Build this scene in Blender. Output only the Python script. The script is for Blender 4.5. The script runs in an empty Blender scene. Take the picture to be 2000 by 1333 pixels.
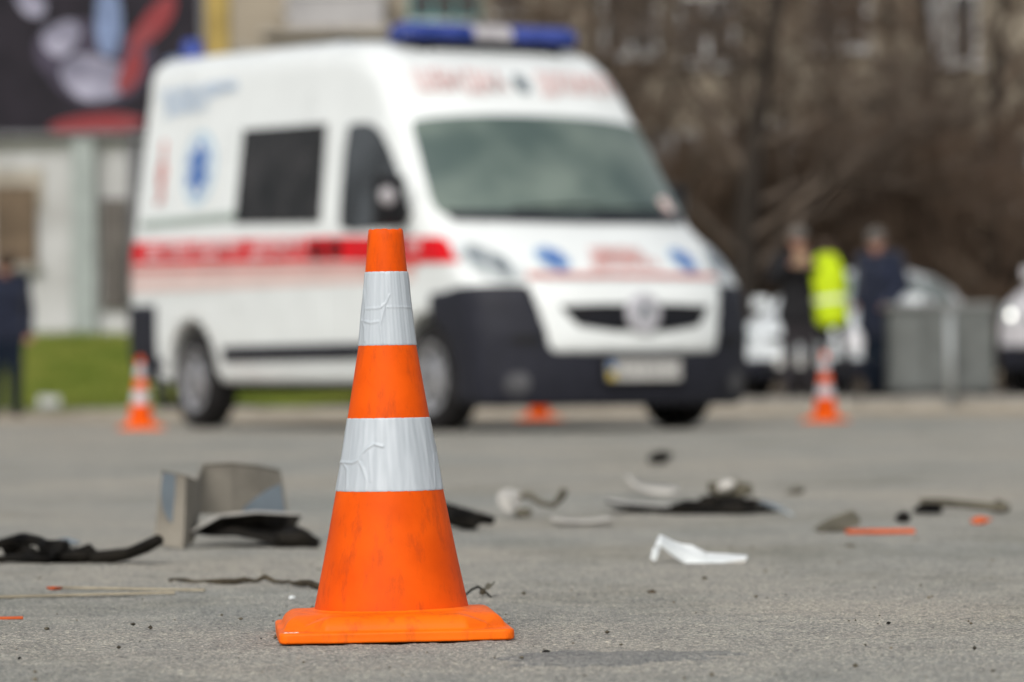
import bpy, bmesh, math, random
import numpy as np
from mathutils import Vector, Matrix, Euler
from mathutils.bvhtree import BVHTree

random.seed(7)
rng = np.random.default_rng(7)
scene = bpy.context.scene
COL = scene.collection
R = math.radians

# ------------------------------------------------------------------ camera
F_PX = 7500.0            # 135 mm lens on a 36 mm sensor, in photograph pixels (2000 wide)
CAM_H = 0.315
PITCH = math.atan(78.5 / F_PX)
ROLL = -R(0.5)
cam_rot = Euler((math.pi / 2 + PITCH, 0, 0)).to_matrix() @ Matrix.Rotation(ROLL, 3, 'Z')
cd = bpy.data.cameras.new('camera')
cam = bpy.data.objects.new('camera', cd)
COL.objects.link(cam)
cam.matrix_world = Matrix.Translation((0, 0, CAM_H)) @ cam_rot.to_4x4()
cd.sensor_width = 36.0
cd.lens = 135.0
cd.clip_start = 0.1
cd.clip_end = 2000
cd.dof.use_dof = True
cd.dof.focus_distance = 4.80
cd.dof.aperture_fstop = 5.0
cd.dof.aperture_blades = 0
scene.camera = cam

# ------------------------------------------------------------------ overcast daylight
SUN_EL, SUN_AZ = R(40), R(196)        # azimuth clockwise from +Y: behind the camera, a little to the left
world = bpy.data.worlds.new('World')
scene.world = world
world.use_nodes = True
wn = world.node_tree.nodes
wl = world.node_tree.links
wn.clear()
sky = wn.new('ShaderNodeTexSky')
sky.sky_type = 'NISHITA'
sky.sun_disc = False
sky.sun_elevation = SUN_EL
sky.sun_rotation = SUN_AZ
sky.air_density = 1.0
sky.dust_density = 4.0
hsv = wn.new('ShaderNodeHueSaturation')
hsv.inputs['Saturation'].default_value = 0.28
bgn = wn.new('ShaderNodeBackground')
bgn.inputs['Strength'].default_value = 0.15
wo = wn.new('ShaderNodeOutputWorld')
wl.new(sky.outputs[0], hsv.inputs['Color'])
wl.new(hsv.outputs[0], bgn.inputs['Color'])
wl.new(bgn.outputs[0], wo.inputs[0])

sd = bpy.data.lights.new('sun', 'SUN')
sd.energy = 1.1
sd.angle = R(35)
sd.color = (1.0, 0.99, 0.965)
sun = bpy.data.objects.new('sun', sd)
COL.objects.link(sun)
to_sun = Vector((math.sin(SUN_AZ) * math.cos(SUN_EL), math.cos(SUN_AZ) * math.cos(SUN_EL), math.sin(SUN_EL)))
sun.rotation_euler = to_sun.to_track_quat('Z', 'Y').to_euler()
sun.location = (0, 0, 30)

scene.view_settings.view_transform = 'Standard'
scene.view_settings.look = 'None'
scene.view_settings.exposure = 0.08
scene.view_settings.gamma = 1.0
scene.view_settings.use_curve_mapping = False


# ------------------------------------------------------------------ places in the world
def _dir(px, py):
    return cam_rot @ Vector((px - 1000.0, 666.5 - py, -F_PX))


def ground(px, py, z=0.0):
    d = _dir(px, py)
    t = (z - CAM_H) / d.z
    return Vector((d.x * t, d.y * t, z))


def at(px, py, y):
    d = _dir(px, py)
    t = y / d.y
    return Vector((d.x * t, y, CAM_H + d.z * t))


# ------------------------------------------------------------------ materials
MATS = {}


def mat(name, color, rough=0.5, var=0.12, scale=8.0, color2=None, bump=0.0, bscale=None,
        metal=0.0, coat=0.0, spec=0.15, ior=1.5, detail=5.0, stretch=None, sheen=0.0, fac=None, sub=0.0):
    """Procedural surface: base colour broken up by noise, with roughness variation and fine relief."""
    if name in MATS:
        return MATS[name]
    m = bpy.data.materials.new(name)
    m.use_nodes = True
    nt = m.node_tree
    n, l = nt.nodes, nt.links
    b = n['Principled BSDF']
    tc = n.new('ShaderNodeTexCoord')
    src = tc.outputs['Object']
    if stretch:
        mp = n.new('ShaderNodeMapping')
        mp.inputs['Scale'].default_value = stretch
        l.new(src, mp.inputs['Vector'])
        src = mp.outputs[0]
    nz = n.new('ShaderNodeTexNoise')
    nz.inputs['Scale'].default_value = scale
    nz.inputs['Detail'].default_value = detail
    l.new(src, nz.inputs['Vector'])
    cr = n.new('ShaderNodeValToRGB')
    lo, hi = fac or (0.35, 0.65)
    cr.color_ramp.elements[0].position = lo
    cr.color_ramp.elements[1].position = hi
    c1 = [max(0, c * (1 - var)) for c in color]
    c2 = color2 or [min(1, c * (1 + var)) for c in color]
    cr.color_ramp.elements[0].color = (*c1, 1)
    cr.color_ramp.elements[1].color = (*c2, 1)
    l.new(nz.outputs['Fac'], cr.inputs[0])
    l.new(cr.outputs[0], b.inputs['Base Color'])
    mr = n.new('ShaderNodeMapRange')
    mr.inputs['To Min'].default_value = max(0.02, rough - 0.08)
    mr.inputs['To Max'].default_value = min(1.0, rough + 0.08)
    l.new(nz.outputs['Fac'], mr.inputs[0])
    l.new(mr.outputs[0], b.inputs['Roughness'])
    b.inputs['Metallic'].default_value = metal
    b.inputs['Coat Weight'].default_value = coat
    b.inputs['Coat Roughness'].default_value = 0.06
    b.inputs['Specular IOR Level'].default_value = spec
    b.inputs['IOR'].default_value = ior
    b.inputs['Sheen Weight'].default_value = sheen
    b.inputs['Subsurface Weight'].default_value = sub
    if bump:
        nb = n.new('ShaderNodeTexNoise')
        nb.inputs['Scale'].default_value = bscale or scale * 4
        nb.inputs['Detail'].default_value = 4
        l.new(src, nb.inputs['Vector'])
        bp = n.new('ShaderNodeBump')
        bp.inputs['Strength'].default_value = 0.6
        bp.inputs['Distance'].default_value = bump
        l.new(nb.outputs['Fac'], bp.inputs['Height'])
        l.new(bp.outputs[0], b.inputs['Normal'])
    MATS[name] = m
    return m


def asphalt_material(name='asphalt', tint=(0.965, 0.985, 1.0), rough=0.9):
    m = bpy.data.materials.new(name)
    m.use_nodes = True
    n, l = m.node_tree.nodes, m.node_tree.links
    b = n['Principled BSDF']
    geo = n.new('ShaderNodeNewGeometry')
    P = geo.outputs['Position']
    # crushed-stone aggregate
    vo = n.new('ShaderNodeTexVoronoi')
    vo.inputs['Scale'].default_value = 320
    l.new(P, vo.inputs['Vector'])
    sep = n.new('ShaderNodeSeparateColor')
    l.new(vo.outputs['Color'], sep.inputs[0])
    cr = n.new('ShaderNodeValToRGB')
    e = cr.color_ramp.elements
    e[0].position = 0.0
    e[0].color = (0.15, 0.147, 0.14, 1)
    e[1].position = 1.0
    e[1].color = (0.62, 0.57, 0.49, 1)
    for p, c in ((0.25, (0.235, 0.23, 0.222, 1)), (0.5, (0.315, 0.305, 0.288, 1)), (0.75, (0.39, 0.375, 0.345, 1)), (0.9, (0.47, 0.44, 0.39, 1))):
        x = e.new(p)
        x.color = c
    l.new(sep.outputs[0], cr.inputs[0])
    # fine grit
    nf = n.new('ShaderNodeTexNoise')
    nf.inputs['Scale'].default_value = 420
    nf.inputs['Detail'].default_value = 3
    l.new(P, nf.inputs['Vector'])
    # broad wear patches and dusty stains
    nb = n.new('ShaderNodeTexNoise')
    nb.inputs['Scale'].default_value = 0.55
    nb.inputs['Detail'].default_value = 6
    nb.inputs['Roughness'].default_value = 0.62
    l.new(P, nb.inputs['Vector'])
    cr2 = n.new('ShaderNodeValToRGB')
    e = cr2.color_ramp.elements
    e[0].position = 0.33
    e[0].color = (0.82, 0.875, 0.885, 1)
    e[1].position = 0.68
    e[1].color = (1.18, 1.12, 1.03, 1)
    l.new(nb.outputs['Fac'], cr2.inputs[0])
    nm = n.new('ShaderNodeTexNoise')
    nm.inputs['Scale'].default_value = 9
    nm.inputs['Detail'].default_value = 6
    nm.inputs['Roughness'].default_value = 0.7
    l.new(P, nm.inputs['Vector'])
    cr3 = n.new('ShaderNodeValToRGB')
    e = cr3.color_ramp.elements
    e[0].position = 0.3
    e[0].color = (0.8, 0.8, 0.81, 1)
    e[1].position = 0.62
    e[1].color = (1.04, 1.03, 1.01, 1)
    l.new(nm.outputs['Fac'], cr3.inputs[0])

    def mul(a, c, f=1.0):
        x = n.new('ShaderNodeMix')
        x.data_type = 'RGBA'
        x.blend_type = 'MULTIPLY'
        x.inputs[0].default_value = f
        l.new(a, x.inputs[6])
        l.new(c, x.inputs[7])
        return x.outputs[2]
    c = mul(cr.outputs[0], cr2.outputs[0])
    c = mul(c, cr3.outputs[0])
    ns = n.new('ShaderNodeTexNoise')
    ns.inputs['Scale'].default_value = 1.5
    ns.inputs['Detail'].default_value = 7
    ns.inputs['Roughness'].default_value = 0.68
    mps = n.new('ShaderNodeMapping')
    mps.inputs['Scale'].default_value = (1.0, 0.45, 1.0)
    mps.inputs['Location'].default_value = (3.1, 7.7, 0)
    l.new(P, mps.inputs[0])
    l.new(mps.outputs[0], ns.inputs['Vector'])
    cr5 = n.new('ShaderNodeValToRGB')
    e = cr5.color_ramp.elements
    e[0].position = 0.34
    e[0].color = (0.74, 0.75, 0.72, 1)
    e[1].position = 0.5
    e[1].color = (1.03, 1.02, 1.0, 1)
    l.new(ns.outputs['Fac'], cr5.inputs[0])
    c = mul(c, cr5.outputs[0])
    cr4 = n.new('ShaderNodeValToRGB')
    e = cr4.color_ramp.elements
    e[0].position = 0.3
    e[0].color = (0.62, 0.62, 0.62, 1)
    e[1].position = 0.7
    e[1].color = (1.36, 1.35, 1.33, 1)
    l.new(nf.outputs['Fac'], cr4.inputs[0])
    c = mul(c, cr4.outputs[0])
    tn = n.new('ShaderNodeRGB')
    tn.outputs[0].default_value = (*tint, 1)
    c = mul(c, tn.outputs[0])
    l.new(c, b.inputs['Base Color'])
    b.inputs['Roughness'].default_value = rough
    b.inputs['Specular IOR Level'].default_value = 0.15
    bp = n.new('ShaderNodeBump')
    bp.inputs['Distance'].default_value = 0.0015
    bp.inputs['Strength'].default_value = 0.7
    l.new(vo.outputs['Distance'], bp.inputs['Height'])
    bp2 = n.new('ShaderNodeBump')
    bp2.inputs['Distance'].default_value = 0.001
    l.new(nf.outputs['Fac'], bp2.inputs['Height'])
    l.new(bp.outputs[0], bp2.inputs['Normal'])
    l.new(bp2.outputs[0], b.inputs['Normal'])
    return m


# ------------------------------------------------------------------ objects
def tag(o, label=None, cat=None, group=None, kind=None):
    if label:
        o['label'] = label
    if cat:
        o['category'] = cat
    if group:
        o['group'] = group
    if kind:
        o['kind'] = kind
    return o


def empty(name, loc=(0, 0, 0), rz=0.0):
    o = bpy.data.objects.new(name, None)
    o.empty_display_size = 0.1
    COL.objects.link(o)
    o.location = loc
    o.rotation_euler = (0, 0, rz)
    return o


def link_mesh(name, me, material=None, parent=None, smooth=True):
    if material is not None:
        for mm in (material if isinstance(material, (list, tuple)) else [material]):
            me.materials.append(mm)
    if smooth:
        me.polygons.foreach_set('use_smooth', [True] * len(me.polygons))
    o = bpy.data.objects.new(name, me)
    COL.objects.link(o)
    if parent is not None:
        o.parent = parent
    return o


def mesh_np(name, verts, faces):
    """Mesh from numpy arrays of vertices and quads or triangles."""
    me = bpy.data.meshes.new(name)
    verts = np.asarray(verts, dtype=np.float32)
    faces = np.asarray(faces, dtype=np.int32)
    k = faces.shape[1]
    me.vertices.add(len(verts))
    me.vertices.foreach_set('co', verts.ravel())
    me.loops.add(faces.size)
    me.loops.foreach_set('vertex_index', faces.ravel())
    me.polygons.add(len(faces))
    me.polygons.foreach_set('loop_start', np.arange(0, faces.size, k, dtype=np.int32))
    me.update(calc_edges=True)
    me.validate()
    return me


def copy_tree(o, parent=None):
    c = o.copy()
    COL.objects.link(c)
    c.parent = parent
    for ch in list(o.children):
        copy_tree(ch, c)
    return c


class MB:
    """Collects simple shapes into one mesh."""

    def __init__(self):
        self.v, self.f = [], []

    def add(self, verts, faces):
        k = len(self.v)
        self.v += [tuple(p) for p in verts]
        self.f += [tuple(i + k for i in q) for q in faces]
        return self

    def box(self, c, s, rot=None):
        x, y, z = (q / 2 for q in s)
        pts = [Vector(p) for p in ((-x, -y, -z), (x, -y, -z), (x, y, -z), (-x, y, -z), (-x, -y, z), (x, -y, z), (x, y, z), (-x, y, z))]
        if rot is not None:
            pts = [rot @ p for p in pts]
        c = Vector(c)
        return self.add([p + c for p in pts], [(3, 2, 1, 0), (4, 5, 6, 7), (0, 1, 5, 4), (1, 2, 6, 5), (2, 3, 7, 6), (3, 0, 4, 7)])

    def lathe(self, prof, n=32, c=(0, 0, 0), axis='z', cap=True):
        """prof: list of (radius, height)."""
        vs, fs = [], []
        for r, h in prof:
            for i in range(n):
                a = 2 * math.pi * i / n
                p = (r * math.cos(a), r * math.sin(a), h)
                if axis == 'x':
                    p = (p[2], p[0], p[1])
                elif axis == 'y':
                    p = (p[1], p[2], p[0])
                vs.append((p[0] + c[0], p[1] + c[1], p[2] + c[2]))
        for j in range(len(prof) - 1):
            for i in range(n):
                fs.append((j * n + i, j * n + (i + 1) % n, (j + 1) * n + (i + 1) % n, (j + 1) * n + i))
        if cap:
            fs.append(tuple(range(n - 1, -1, -1)))
            fs.append(tuple((len(prof) - 1) * n + i for i in range(n)))
        return self.add(vs, fs)

    def tube(self, pts, rad, n=8, flat=1.0):
        """Tapered tube along a path; flat < 1 squashes it into a strap."""
        pts = [Vector(p) for p in pts]
        if not isinstance(rad, (list, tuple)):
            rad = [rad] * len(pts)
        vs, fs = [], []
        up = Vector((0.03, 0.05, 1))
        for i, p in enumerate(pts):
            t = (pts[min(i + 1, len(pts) - 1)] - pts[max(i - 1, 0)]).normalized()
            s = t.cross(up)
            if s.length < 1e-3:
                s = t.cross(Vector((1, 0, 0)))
            s.normalize()
            w = s.cross(t).normalized()
            for k in range(n):
                a = 2 * math.pi * k / n
                vs.append(p + s * (rad[i] * math.cos(a)) + w * (rad[i] * flat * math.sin(a)))
        for i in range(len(pts) - 1):
            for k in range(n):
                fs.append((i * n + k, i * n + (k + 1) % n, (i + 1) * n + (k + 1) % n, (i + 1) * n + k))
        fs.append(tuple(range(n - 1, -1, -1)))
        fs.append(tuple((len(pts) - 1) * n + k for k in range(n)))
        return self.add(vs, fs)

    def plate(self, grid, th):
        """grid: rows of points; gives a sheet of thickness th (a bent shard)."""
        rows, cols = len(grid), len(grid[0])
        P = [[Vector(p) for p in r] for r in grid]
        vs = []
        for sgn in (1, -1):
            for i in range(rows):
                for j in range(cols):
                    a = P[min(i + 1, rows - 1)][j] - P[max(i - 1, 0)][j]
                    b = P[i][min(j + 1, cols - 1)] - P[i][max(j - 1, 0)]
                    nn = a.cross(b)
                    nn = nn.normalized() if nn.length > 1e-9 else Vector((0, 0, 1))
                    vs.append(P[i][j] + nn * (sgn * th / 2))
        m = rows * cols
        fs = []
        for i in range(rows - 1):
            for j in range(cols - 1):
                q = (i * cols + j, (i + 1) * cols + j, (i + 1) * cols + j + 1, i * cols + j + 1)
                fs.append(q)
                fs.append(tuple(m + k for k in reversed(q)))
        edge = [(0, j) for j in range(cols)] + [(i, cols - 1) for i in range(1, rows)] + [(rows - 1, j) for j in range(cols - 2, -1, -1)] + [(i, 0) for i in range(rows - 2, 0, -1)]
        ids = [i * cols + j for i, j in edge]
        for k in range(len(ids)):
            a, b = ids[k], ids[(k + 1) % len(ids)]
            fs.append((a, b, m + b, m + a))
        return self.add(vs, fs)

    def build(self, name, material, parent=None, smooth=False, bevel=0.0):
        me = bpy.data.meshes.new(name)
        me.from_pydata(self.v, [], self.f)
        bm = bmesh.new()
        bm.from_mesh(me)
        if bevel:
            bmesh.ops.bevel(bm, geom=bm.edges[:], offset=bevel, segments=2, profile=0.5, affect='EDGES', clamp_overlap=True)
        bmesh.ops.recalc_face_normals(bm, faces=bm.faces[:])
        bm.to_mesh(me)
        bm.free()
        return link_mesh(name, me, material, parent, smooth)


# ------------------------------------------------------------------ implicit shapes
def surface_nets(d, org, h):
    """Mesh the zero level of a sampled distance field (naive surface nets)."""
    nx, ny, nz = d.shape
    s = d < 0
    cs = np.zeros((nx - 1, ny - 1, nz - 1), dtype=np.int8)
    for i in (0, 1):
        for j in (0, 1):
            for k in (0, 1):
                cs += s[i:nx - 1 + i, j:ny - 1 + j, k:nz - 1 + k]
    act = (cs > 0) & (cs < 8)
    ci = np.argwhere(act)
    idx = -np.ones(act.shape, dtype=np.int64)
    idx[act] = np.arange(len(ci))
    acc = np.zeros((len(ci), 3))
    cnt = np.zeros(len(ci))
    corners = [(i, j, k) for i in (0, 1) for j in (0, 1) for k in (0, 1)]
    for a in corners:
        for ax in range(3):
            if a[ax]:
                continue
            b = list(a)
            b[ax] = 1
            da = d[ci[:, 0] + a[0], ci[:, 1] + a[1], ci[:, 2] + a[2]]
            db = d[ci[:, 0] + b[0], ci[:, 1] + b[1], ci[:, 2] + b[2]]
            x = (da < 0) != (db < 0)
            t = np.where(x, da / np.where(x, da - db, 1), 0)
            p = np.tile(np.array(a, float), (len(ci), 1))
            p[:, ax] = t
            acc[x] += p[x]
            cnt[x] += 1
    v = (ci + acc / cnt[:, None]) * h + np.array(org)
    quads = []
    for ax in range(3):
        sl0 = [slice(1, -1)] * 3
        sl1 = [slice(1, -1)] * 3
        sl0[ax] = slice(0, -1)
        sl1[ax] = slice(1, None)
        a, b = s[tuple(sl0)], s[tuple(sl1)]
        for flip, cond in ((False, a & ~b), (True, b & ~a)):
            e = np.argwhere(cond)
            if not len(e):
                continue
            off = np.ones(3, dtype=int)
            off[ax] = 0
            e = e + off
            o1, o2 = (ax + 1) % 3, (ax + 2) % 3
            q = []
            for p1, p2 in ((-1, -1), (0, -1), (0, 0), (-1, 0)):
                c = e.copy()
                c[:, o1] += p1
                c[:, o2] += p2
                q.append(idx[c[:, 0], c[:, 1], c[:, 2]])
            q = np.stack(q, 1)
            quads.append(q[:, ::-1] if flip else q)
    return v, np.concatenate(quads)


def rmax(a, b, r):
    """Intersection of two fields with an edge rounded to radius r."""
    return np.minimum(-r, np.maximum(a, b)) + np.hypot(np.maximum(a + r, 0), np.maximum(b + r, 0))


def smin(a, b, k):
    hh = np.maximum(k - np.abs(a - b), 0) / k
    return np.minimum(a, b) - hh * hh * k * 0.25


def poly_sdf(pts, X, Y):
    """Signed distance to a closed polygon, negative inside."""
    p = np.array(pts, float)
    d = np.full(X.shape, 1e9)
    ins = np.zeros(X.shape, bool)
    for i in range(len(p)):
        a, b = p[i], p[(i + 1) % len(p)]
        e = b - a
        wx, wy = X - a[0], Y - a[1]
        t = np.clip((wx * e[0] + wy * e[1]) / max(1e-12, e @ e), 0, 1)
        d = np.minimum(d, np.hypot(wx - e[0] * t, wy - e[1] * t))
        c = ((a[1] > Y) != (b[1] > Y))
        with np.errstate(divide='ignore', invalid='ignore'):
            xi = a[0] + (Y - a[1]) / (b[1] - a[1] if b[1] != a[1] else 1e-9) * e[0]
        ins ^= c & (X < xi)
    return np.where(ins, -d, d)


def chaikin(pts, n=1):
    for _ in range(n):
        q = []
        for i in range(len(pts)):
            a, b = np.array(pts[i], float), np.array(pts[(i + 1) % len(pts)], float)
            q += [tuple(a * .75 + b * .25), tuple(a * .25 + b * .75)]
        pts = q
    return pts

# ================================================================== THE SETTING
M_ASPH = asphalt_material()
M_DUST = mat('dusty_verge', (0.36, 0.3, 0.22), 0.95, 0.25, 3, bump=0.01, bscale=40)
M_GRASS = mat('lawn_grass', (0.1, 0.155, 0.01), 0.9, 0.25, 1.2, color2=(0.19, 0.2, 0.035), bump=0.02, bscale=30)
M_BLADE = mat('grass_blade', (0.105, 0.165, 0.01), 0.7, 0.35, 3, color2=(0.18, 0.2, 0.035))
M_PAVE = mat('pavement_slab', (0.23, 0.22, 0.2), 0.9, 0.15, 6, bump=0.004)
M_KERB = mat('kerb_concrete', (0.27, 0.255, 0.225), 0.9, 0.18, 9, bump=0.003)
M_TAR = asphalt_material('tar_patch', (0.66, 0.7, 0.76), 0.75)

# road: one sheet to the horizon
ob = MB()
ob.add([(-600, -300, -0.004), (600, -300, -0.004), (600, 900, -0.004), (-600, 900, -0.004)], [(0, 1, 2, 3)])
road = tag(ob.build('road', M_ASPH), kind='structure')


def vnoise(nx, ny, cx, cy):
    """Smooth random field, cell size given in samples."""
    gx, gy = int(nx / cx) + 3, int(ny / cy) + 3
    g = rng.standard_normal((gx, gy))
    x = np.arange(nx) / cx
    y = np.arange(ny) / cy
    i, j = x.astype(int), y.astype(int)
    u, w = x - i, y - j
    u, w = (u * u * (3 - 2 * u))[:, None], (w * w * (3 - 2 * w))[None, :]
    return (g[i][:, j] * (1 - u) * (1 - w) + g[i + 1][:, j] * u * (1 - w) + g[i][:, j + 1] * (1 - u) * w + g[i + 1][:, j + 1] * u * w)


# the near asphalt has its real roughness: grains a few millimetres high
NXA, NYA = 500, 620
uu = np.linspace(-1, 1, NXA)
yy = 3.55 + (8.2 - 3.55) * np.linspace(0, 1, NYA) ** 1.35
half = yy * 0.142 + 0.12
XA = uu[:, None] * half[None, :]
YA = np.repeat(yy[None, :], NXA, 0)
hz = (0.00025 * rng.standard_normal((NXA, NYA)) + 0.00033 * vnoise(NXA, NYA, 2.2, 1.6) + 0.0005 * vnoise(NXA, NYA, 7, 5)
      + 0.0009 * vnoise(NXA, NYA, 40, 30))
hz = np.clip(hz, -0.004, 0.004)
edge = np.minimum(np.minimum(np.arange(NXA)[:, None], NXA - 1 - np.arange(NXA)[:, None]), np.minimum(np.arange(NYA)[None, :], NYA - 1 - np.arange(NYA)[None, :]))
ZA = np.where(edge < 1, -0.0035, np.maximum(hz, -0.003))
ii = np.arange(NXA * NYA).reshape(NXA, NYA)
fa = np.stack([ii[:-1, :-1], ii[1:, :-1], ii[1:, 1:], ii[:-1, 1:]], -1).reshape(-1, 4)
near = link_mesh('road_surface', mesh_np('road_surface', np.stack([XA, YA, ZA], -1).reshape(-1, 3), fa), M_ASPH, road)

# smoother repair patch, slightly sunk into the near asphalt
tp = []
for k in range(72):
    a = 2 * math.pi * k / 72
    wob = 1 + 0.2 * math.sin(3 * a + 1) + 0.12 * math.sin(7 * a) + 0.09 * math.sin(13 * a + 2) + random.uniform(-.05, .05)
    tp.append((0.113 + 0.128 * math.cos(a) * wob, 4.365 + 0.11 * math.sin(a) * wob + 0.03 * math.cos(a)))
ob = MB()
nT = len(tp)
cxp, cyp = sum(p[0] for p in tp) / nT, sum(p[1] for p in tp) / nT
vs = [(cxp, cyp, 0.0014)]
for fr, zz in ((0.5, 0.0014), (0.9, 0.0012), (1.08, -0.002)):
    vs += [(cxp + (p[0] - cxp) * fr, cyp + (p[1] - cyp) * fr, zz + 0.0007 * random.random()) for p in tp]
fs = [(0, 1 + i, 1 + (i + 1) % nT) for i in range(nT)]
for r_ in range(2):
    fs += [(1 + r_ * nT + i, 1 + (r_ + 1) * nT + i, 1 + (r_ + 1) * nT + (i + 1) % nT, 1 + r_ * nT + (i + 1) % nT) for i in range(nT)]
ob.add(vs, fs)
ob.build('repair_patch', M_TAR, road, smooth=True)

# grit: loose crumbs of stone lying in the sharp zone, too many to count
M_GRIT = mat('grit', (0.05, 0.045, 0.035), 0.95, 0.5, 30, color2=(0.2, 0.17, 0.12))
ob = MB()
for k in range(170):
    y = random.uniform(3.9, 7.6)
    x = random.uniform(-0.14, 0.14) * y
    s = random.choice((0.0014, 0.0016, 0.002, 0.0024, 0.0034))
    pts = [Vector((random.gauss(0, 1), random.gauss(0, 1), random.gauss(0, .7))).normalized() * s * random.uniform(.7, 1.3) for _ in range(6)]
    base = [Vector((1, 0, 0)), Vector((-1, 0, 0)), Vector((0, 1, 0)), Vector((0, -1, 0)), Vector((0, 0, .8)), Vector((0, 0, -.6))]
    pts = [(b * s * random.uniform(.6, 1.4)) + Vector((x, y, s * .9)) for b in base]
    ob.add(pts, [(0, 2, 4), (2, 1, 4), (1, 3, 4), (3, 0, 4), (2, 0, 5), (1, 2, 5), (3, 1, 5), (0, 3, 5)])
tag(ob.build('grit', M_GRIT), 'dark crumbs of grit scattered over the asphalt', 'grit', kind='stuff')

# dusty strip between road and lawn
ob = MB()
ys = [32.4, 33.2, 34.5, 36.5, 38.7]
xs = np.linspace(-40, 60, 60)
ed = 0.5 * np.sin(xs * 0.9) + 0.25 * np.sin(xs * 2.3 + 1)
vs, fs = [], []
for j, y in enumerate(ys):
    for i, x in enumerate(xs):
        vs.append((x, y + (ed[i] if j == 0 else 0), -0.001 + 0.012 * min(j, 2) / 2))
for j in range(len(ys) - 1):
    for i in range(len(xs) - 1):
        a = j * len(xs) + i
        fs.append((a, a + 1, a + 1 + len(xs), a + len(xs)))
ob.add(vs, fs)
tag(ob.build('verge', M_DUST, smooth=True), kind='structure')

# low kerb stones in front of the lawn (left) and of the pavement (right)
kerb = tag(empty('kerb', (0, 38.7, 0)), 'worn grey kerb stones edging the road in front of lawn and pavement', 'kerb')
proto = None
for k in range(44):
    x = -22 + k * 1.0
    hgt = 0.07 if x < 1.6 else 0.115
    key = hgt
    b_ = MB().box((0, 0, hgt / 2 - 0.02), (0.985, 0.15, hgt + 0.04))
    if k == 0 or hgt != last_h:
        proto = b_.build('kerb_stone', M_KERB, kerb, bevel=0.012)
        proto.location = (x, 0, 0)
    else:
        c = proto.copy()
        COL.objects.link(c)
        c.location = (x, random.uniform(-.01, .01), random.uniform(-.006, .004))
    last_h = hgt

# lawn: a bank that climbs to the foot of the white wall
def bank(x, y):
    t = min(max((y - 38.85) / 8.0, 0), 1)
    return 0.055 + 0.85 * t * t * (3 - 2 * t) + 0.03 * math.sin(x * 1.3 + y) * t


ob = MB()
xs = np.linspace(-40, 1.6, 84)
ys = np.linspace(38.75, 58, 40)
vs = [(x, y, bank(x, y)) for y in ys for x in xs]
fs = [(j * 84 + i, j * 84 + i + 1, (j + 1) * 84 + i + 1, (j + 1) * 84 + i) for j in range(39) for i in range(83)]
ob.add(vs, fs)
tag(ob.build('lawn', M_GRASS, smooth=True), kind='structure')
gv, gf = [], []
for k in range(16000):
    x, y = random.uniform(-9.5, 1.5), 38.9 + 8 * random.random() ** 1.2
    z = bank(x, y) - 0.01
    a = random.uniform(0, math.pi)
    w = 0.006 + random.random() * .006
    hh = random.uniform(.04, .11)
    dx, dy = math.cos(a) * w, math.sin(a) * w
    lx, ly = random.gauss(0, .03), random.gauss(0, .03)
    gv += [(x - dx, y - dy, z), (x + dx, y + dy, z), (x + lx, y + ly, z + hh)]
    gf.append((3 * k, 3 * k + 1, 3 * k + 2))
g = link_mesh('grass', mesh_np('grass', gv, gf), M_BLADE, smooth=False)
tag(g, 'short green grass growing on the bank behind the ambulance', 'grass', kind='stuff')

# pavement on the right with slabs
M_SLABJ = mat('slab_joint', (0.12, 0.11, 0.1), 0.95, 0.2, 10)
pv = tag(MB().box((21.3, 48, 0.045), (39.0, 18.4, 0.09)).build('pavement', M_SLABJ), kind='structure')
proto = None
for j in range(5):
    for i in range(14):
        x, y = 2.5 + i * 1.0, 39.3 + j * 1.0
        if proto is None:
            proto = MB().box((0, 0, 0), (0.985, 0.985, 0.05)).build('paving_slab', M_PAVE, pv, bevel=0.008)
            o = proto
        else:
            o = proto.copy()
            COL.objects.link(o)
        o.location = (x, y, 0.078 + random.uniform(-.003, .003))
PZ = 0.105   # top of the pavement

# ------------------------------------------------------------------ white rendered outbuilding with billboard above
M_RENDER = mat('white_render', (0.4, 0.395, 0.38), 0.9, 0.12, 1.1, color2=(0.53, 0.535, 0.53), bump=0.004, bscale=30)
M_RENDERD = mat('stained_plinth', (0.33, 0.3, 0.25), 0.9, 0.25, 2.0, bump=0.004)
M_BRICKP = mat('bare_brick', (0.13, 0.095, 0.065), 0.9, 0.3, 6, bump=0.01)
M_POSTG = mat('grey_green_post', (0.3, 0.33, 0.315), 0.6, 0.12, 5)
M_DARKW = mat('dark_opening', (0.1, 0.09, 0.08), 0.5, 0.3, 3)
YW = 47.0


def wbox(px0, py0, px1, py1, y, depth, m, name, parent, off=None, bevel=0.0):
    """A block whose front stands at distance y; size worked out from its place."""
    a, b = at(px0, py1, y), at(px1, py0, y)
    c = ((a.x + b.x) / 2, y + depth / 2, (a.z + b.z) / 2)
    o = MB().box((0, 0, 0), (abs(b.x - a.x), depth, abs(b.z - a.z))).build(name, m, parent, bevel=bevel)
    pl = parent.location if parent else Vector()
    o.location = (c[0] - pl.x, c[1] - pl.y, c[2] - pl.z)
    return o


shed = tag(empty('outbuilding', (-6.5, YW, 0.9)), 'low white rendered outbuilding with brown patches below the billboard', 'building')


def sh(c, s, m, name, parent=None, bevel=0.0):
    o = MB().box(c, s).build(name, m, parent or shed, bevel=bevel)
    return o


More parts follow.
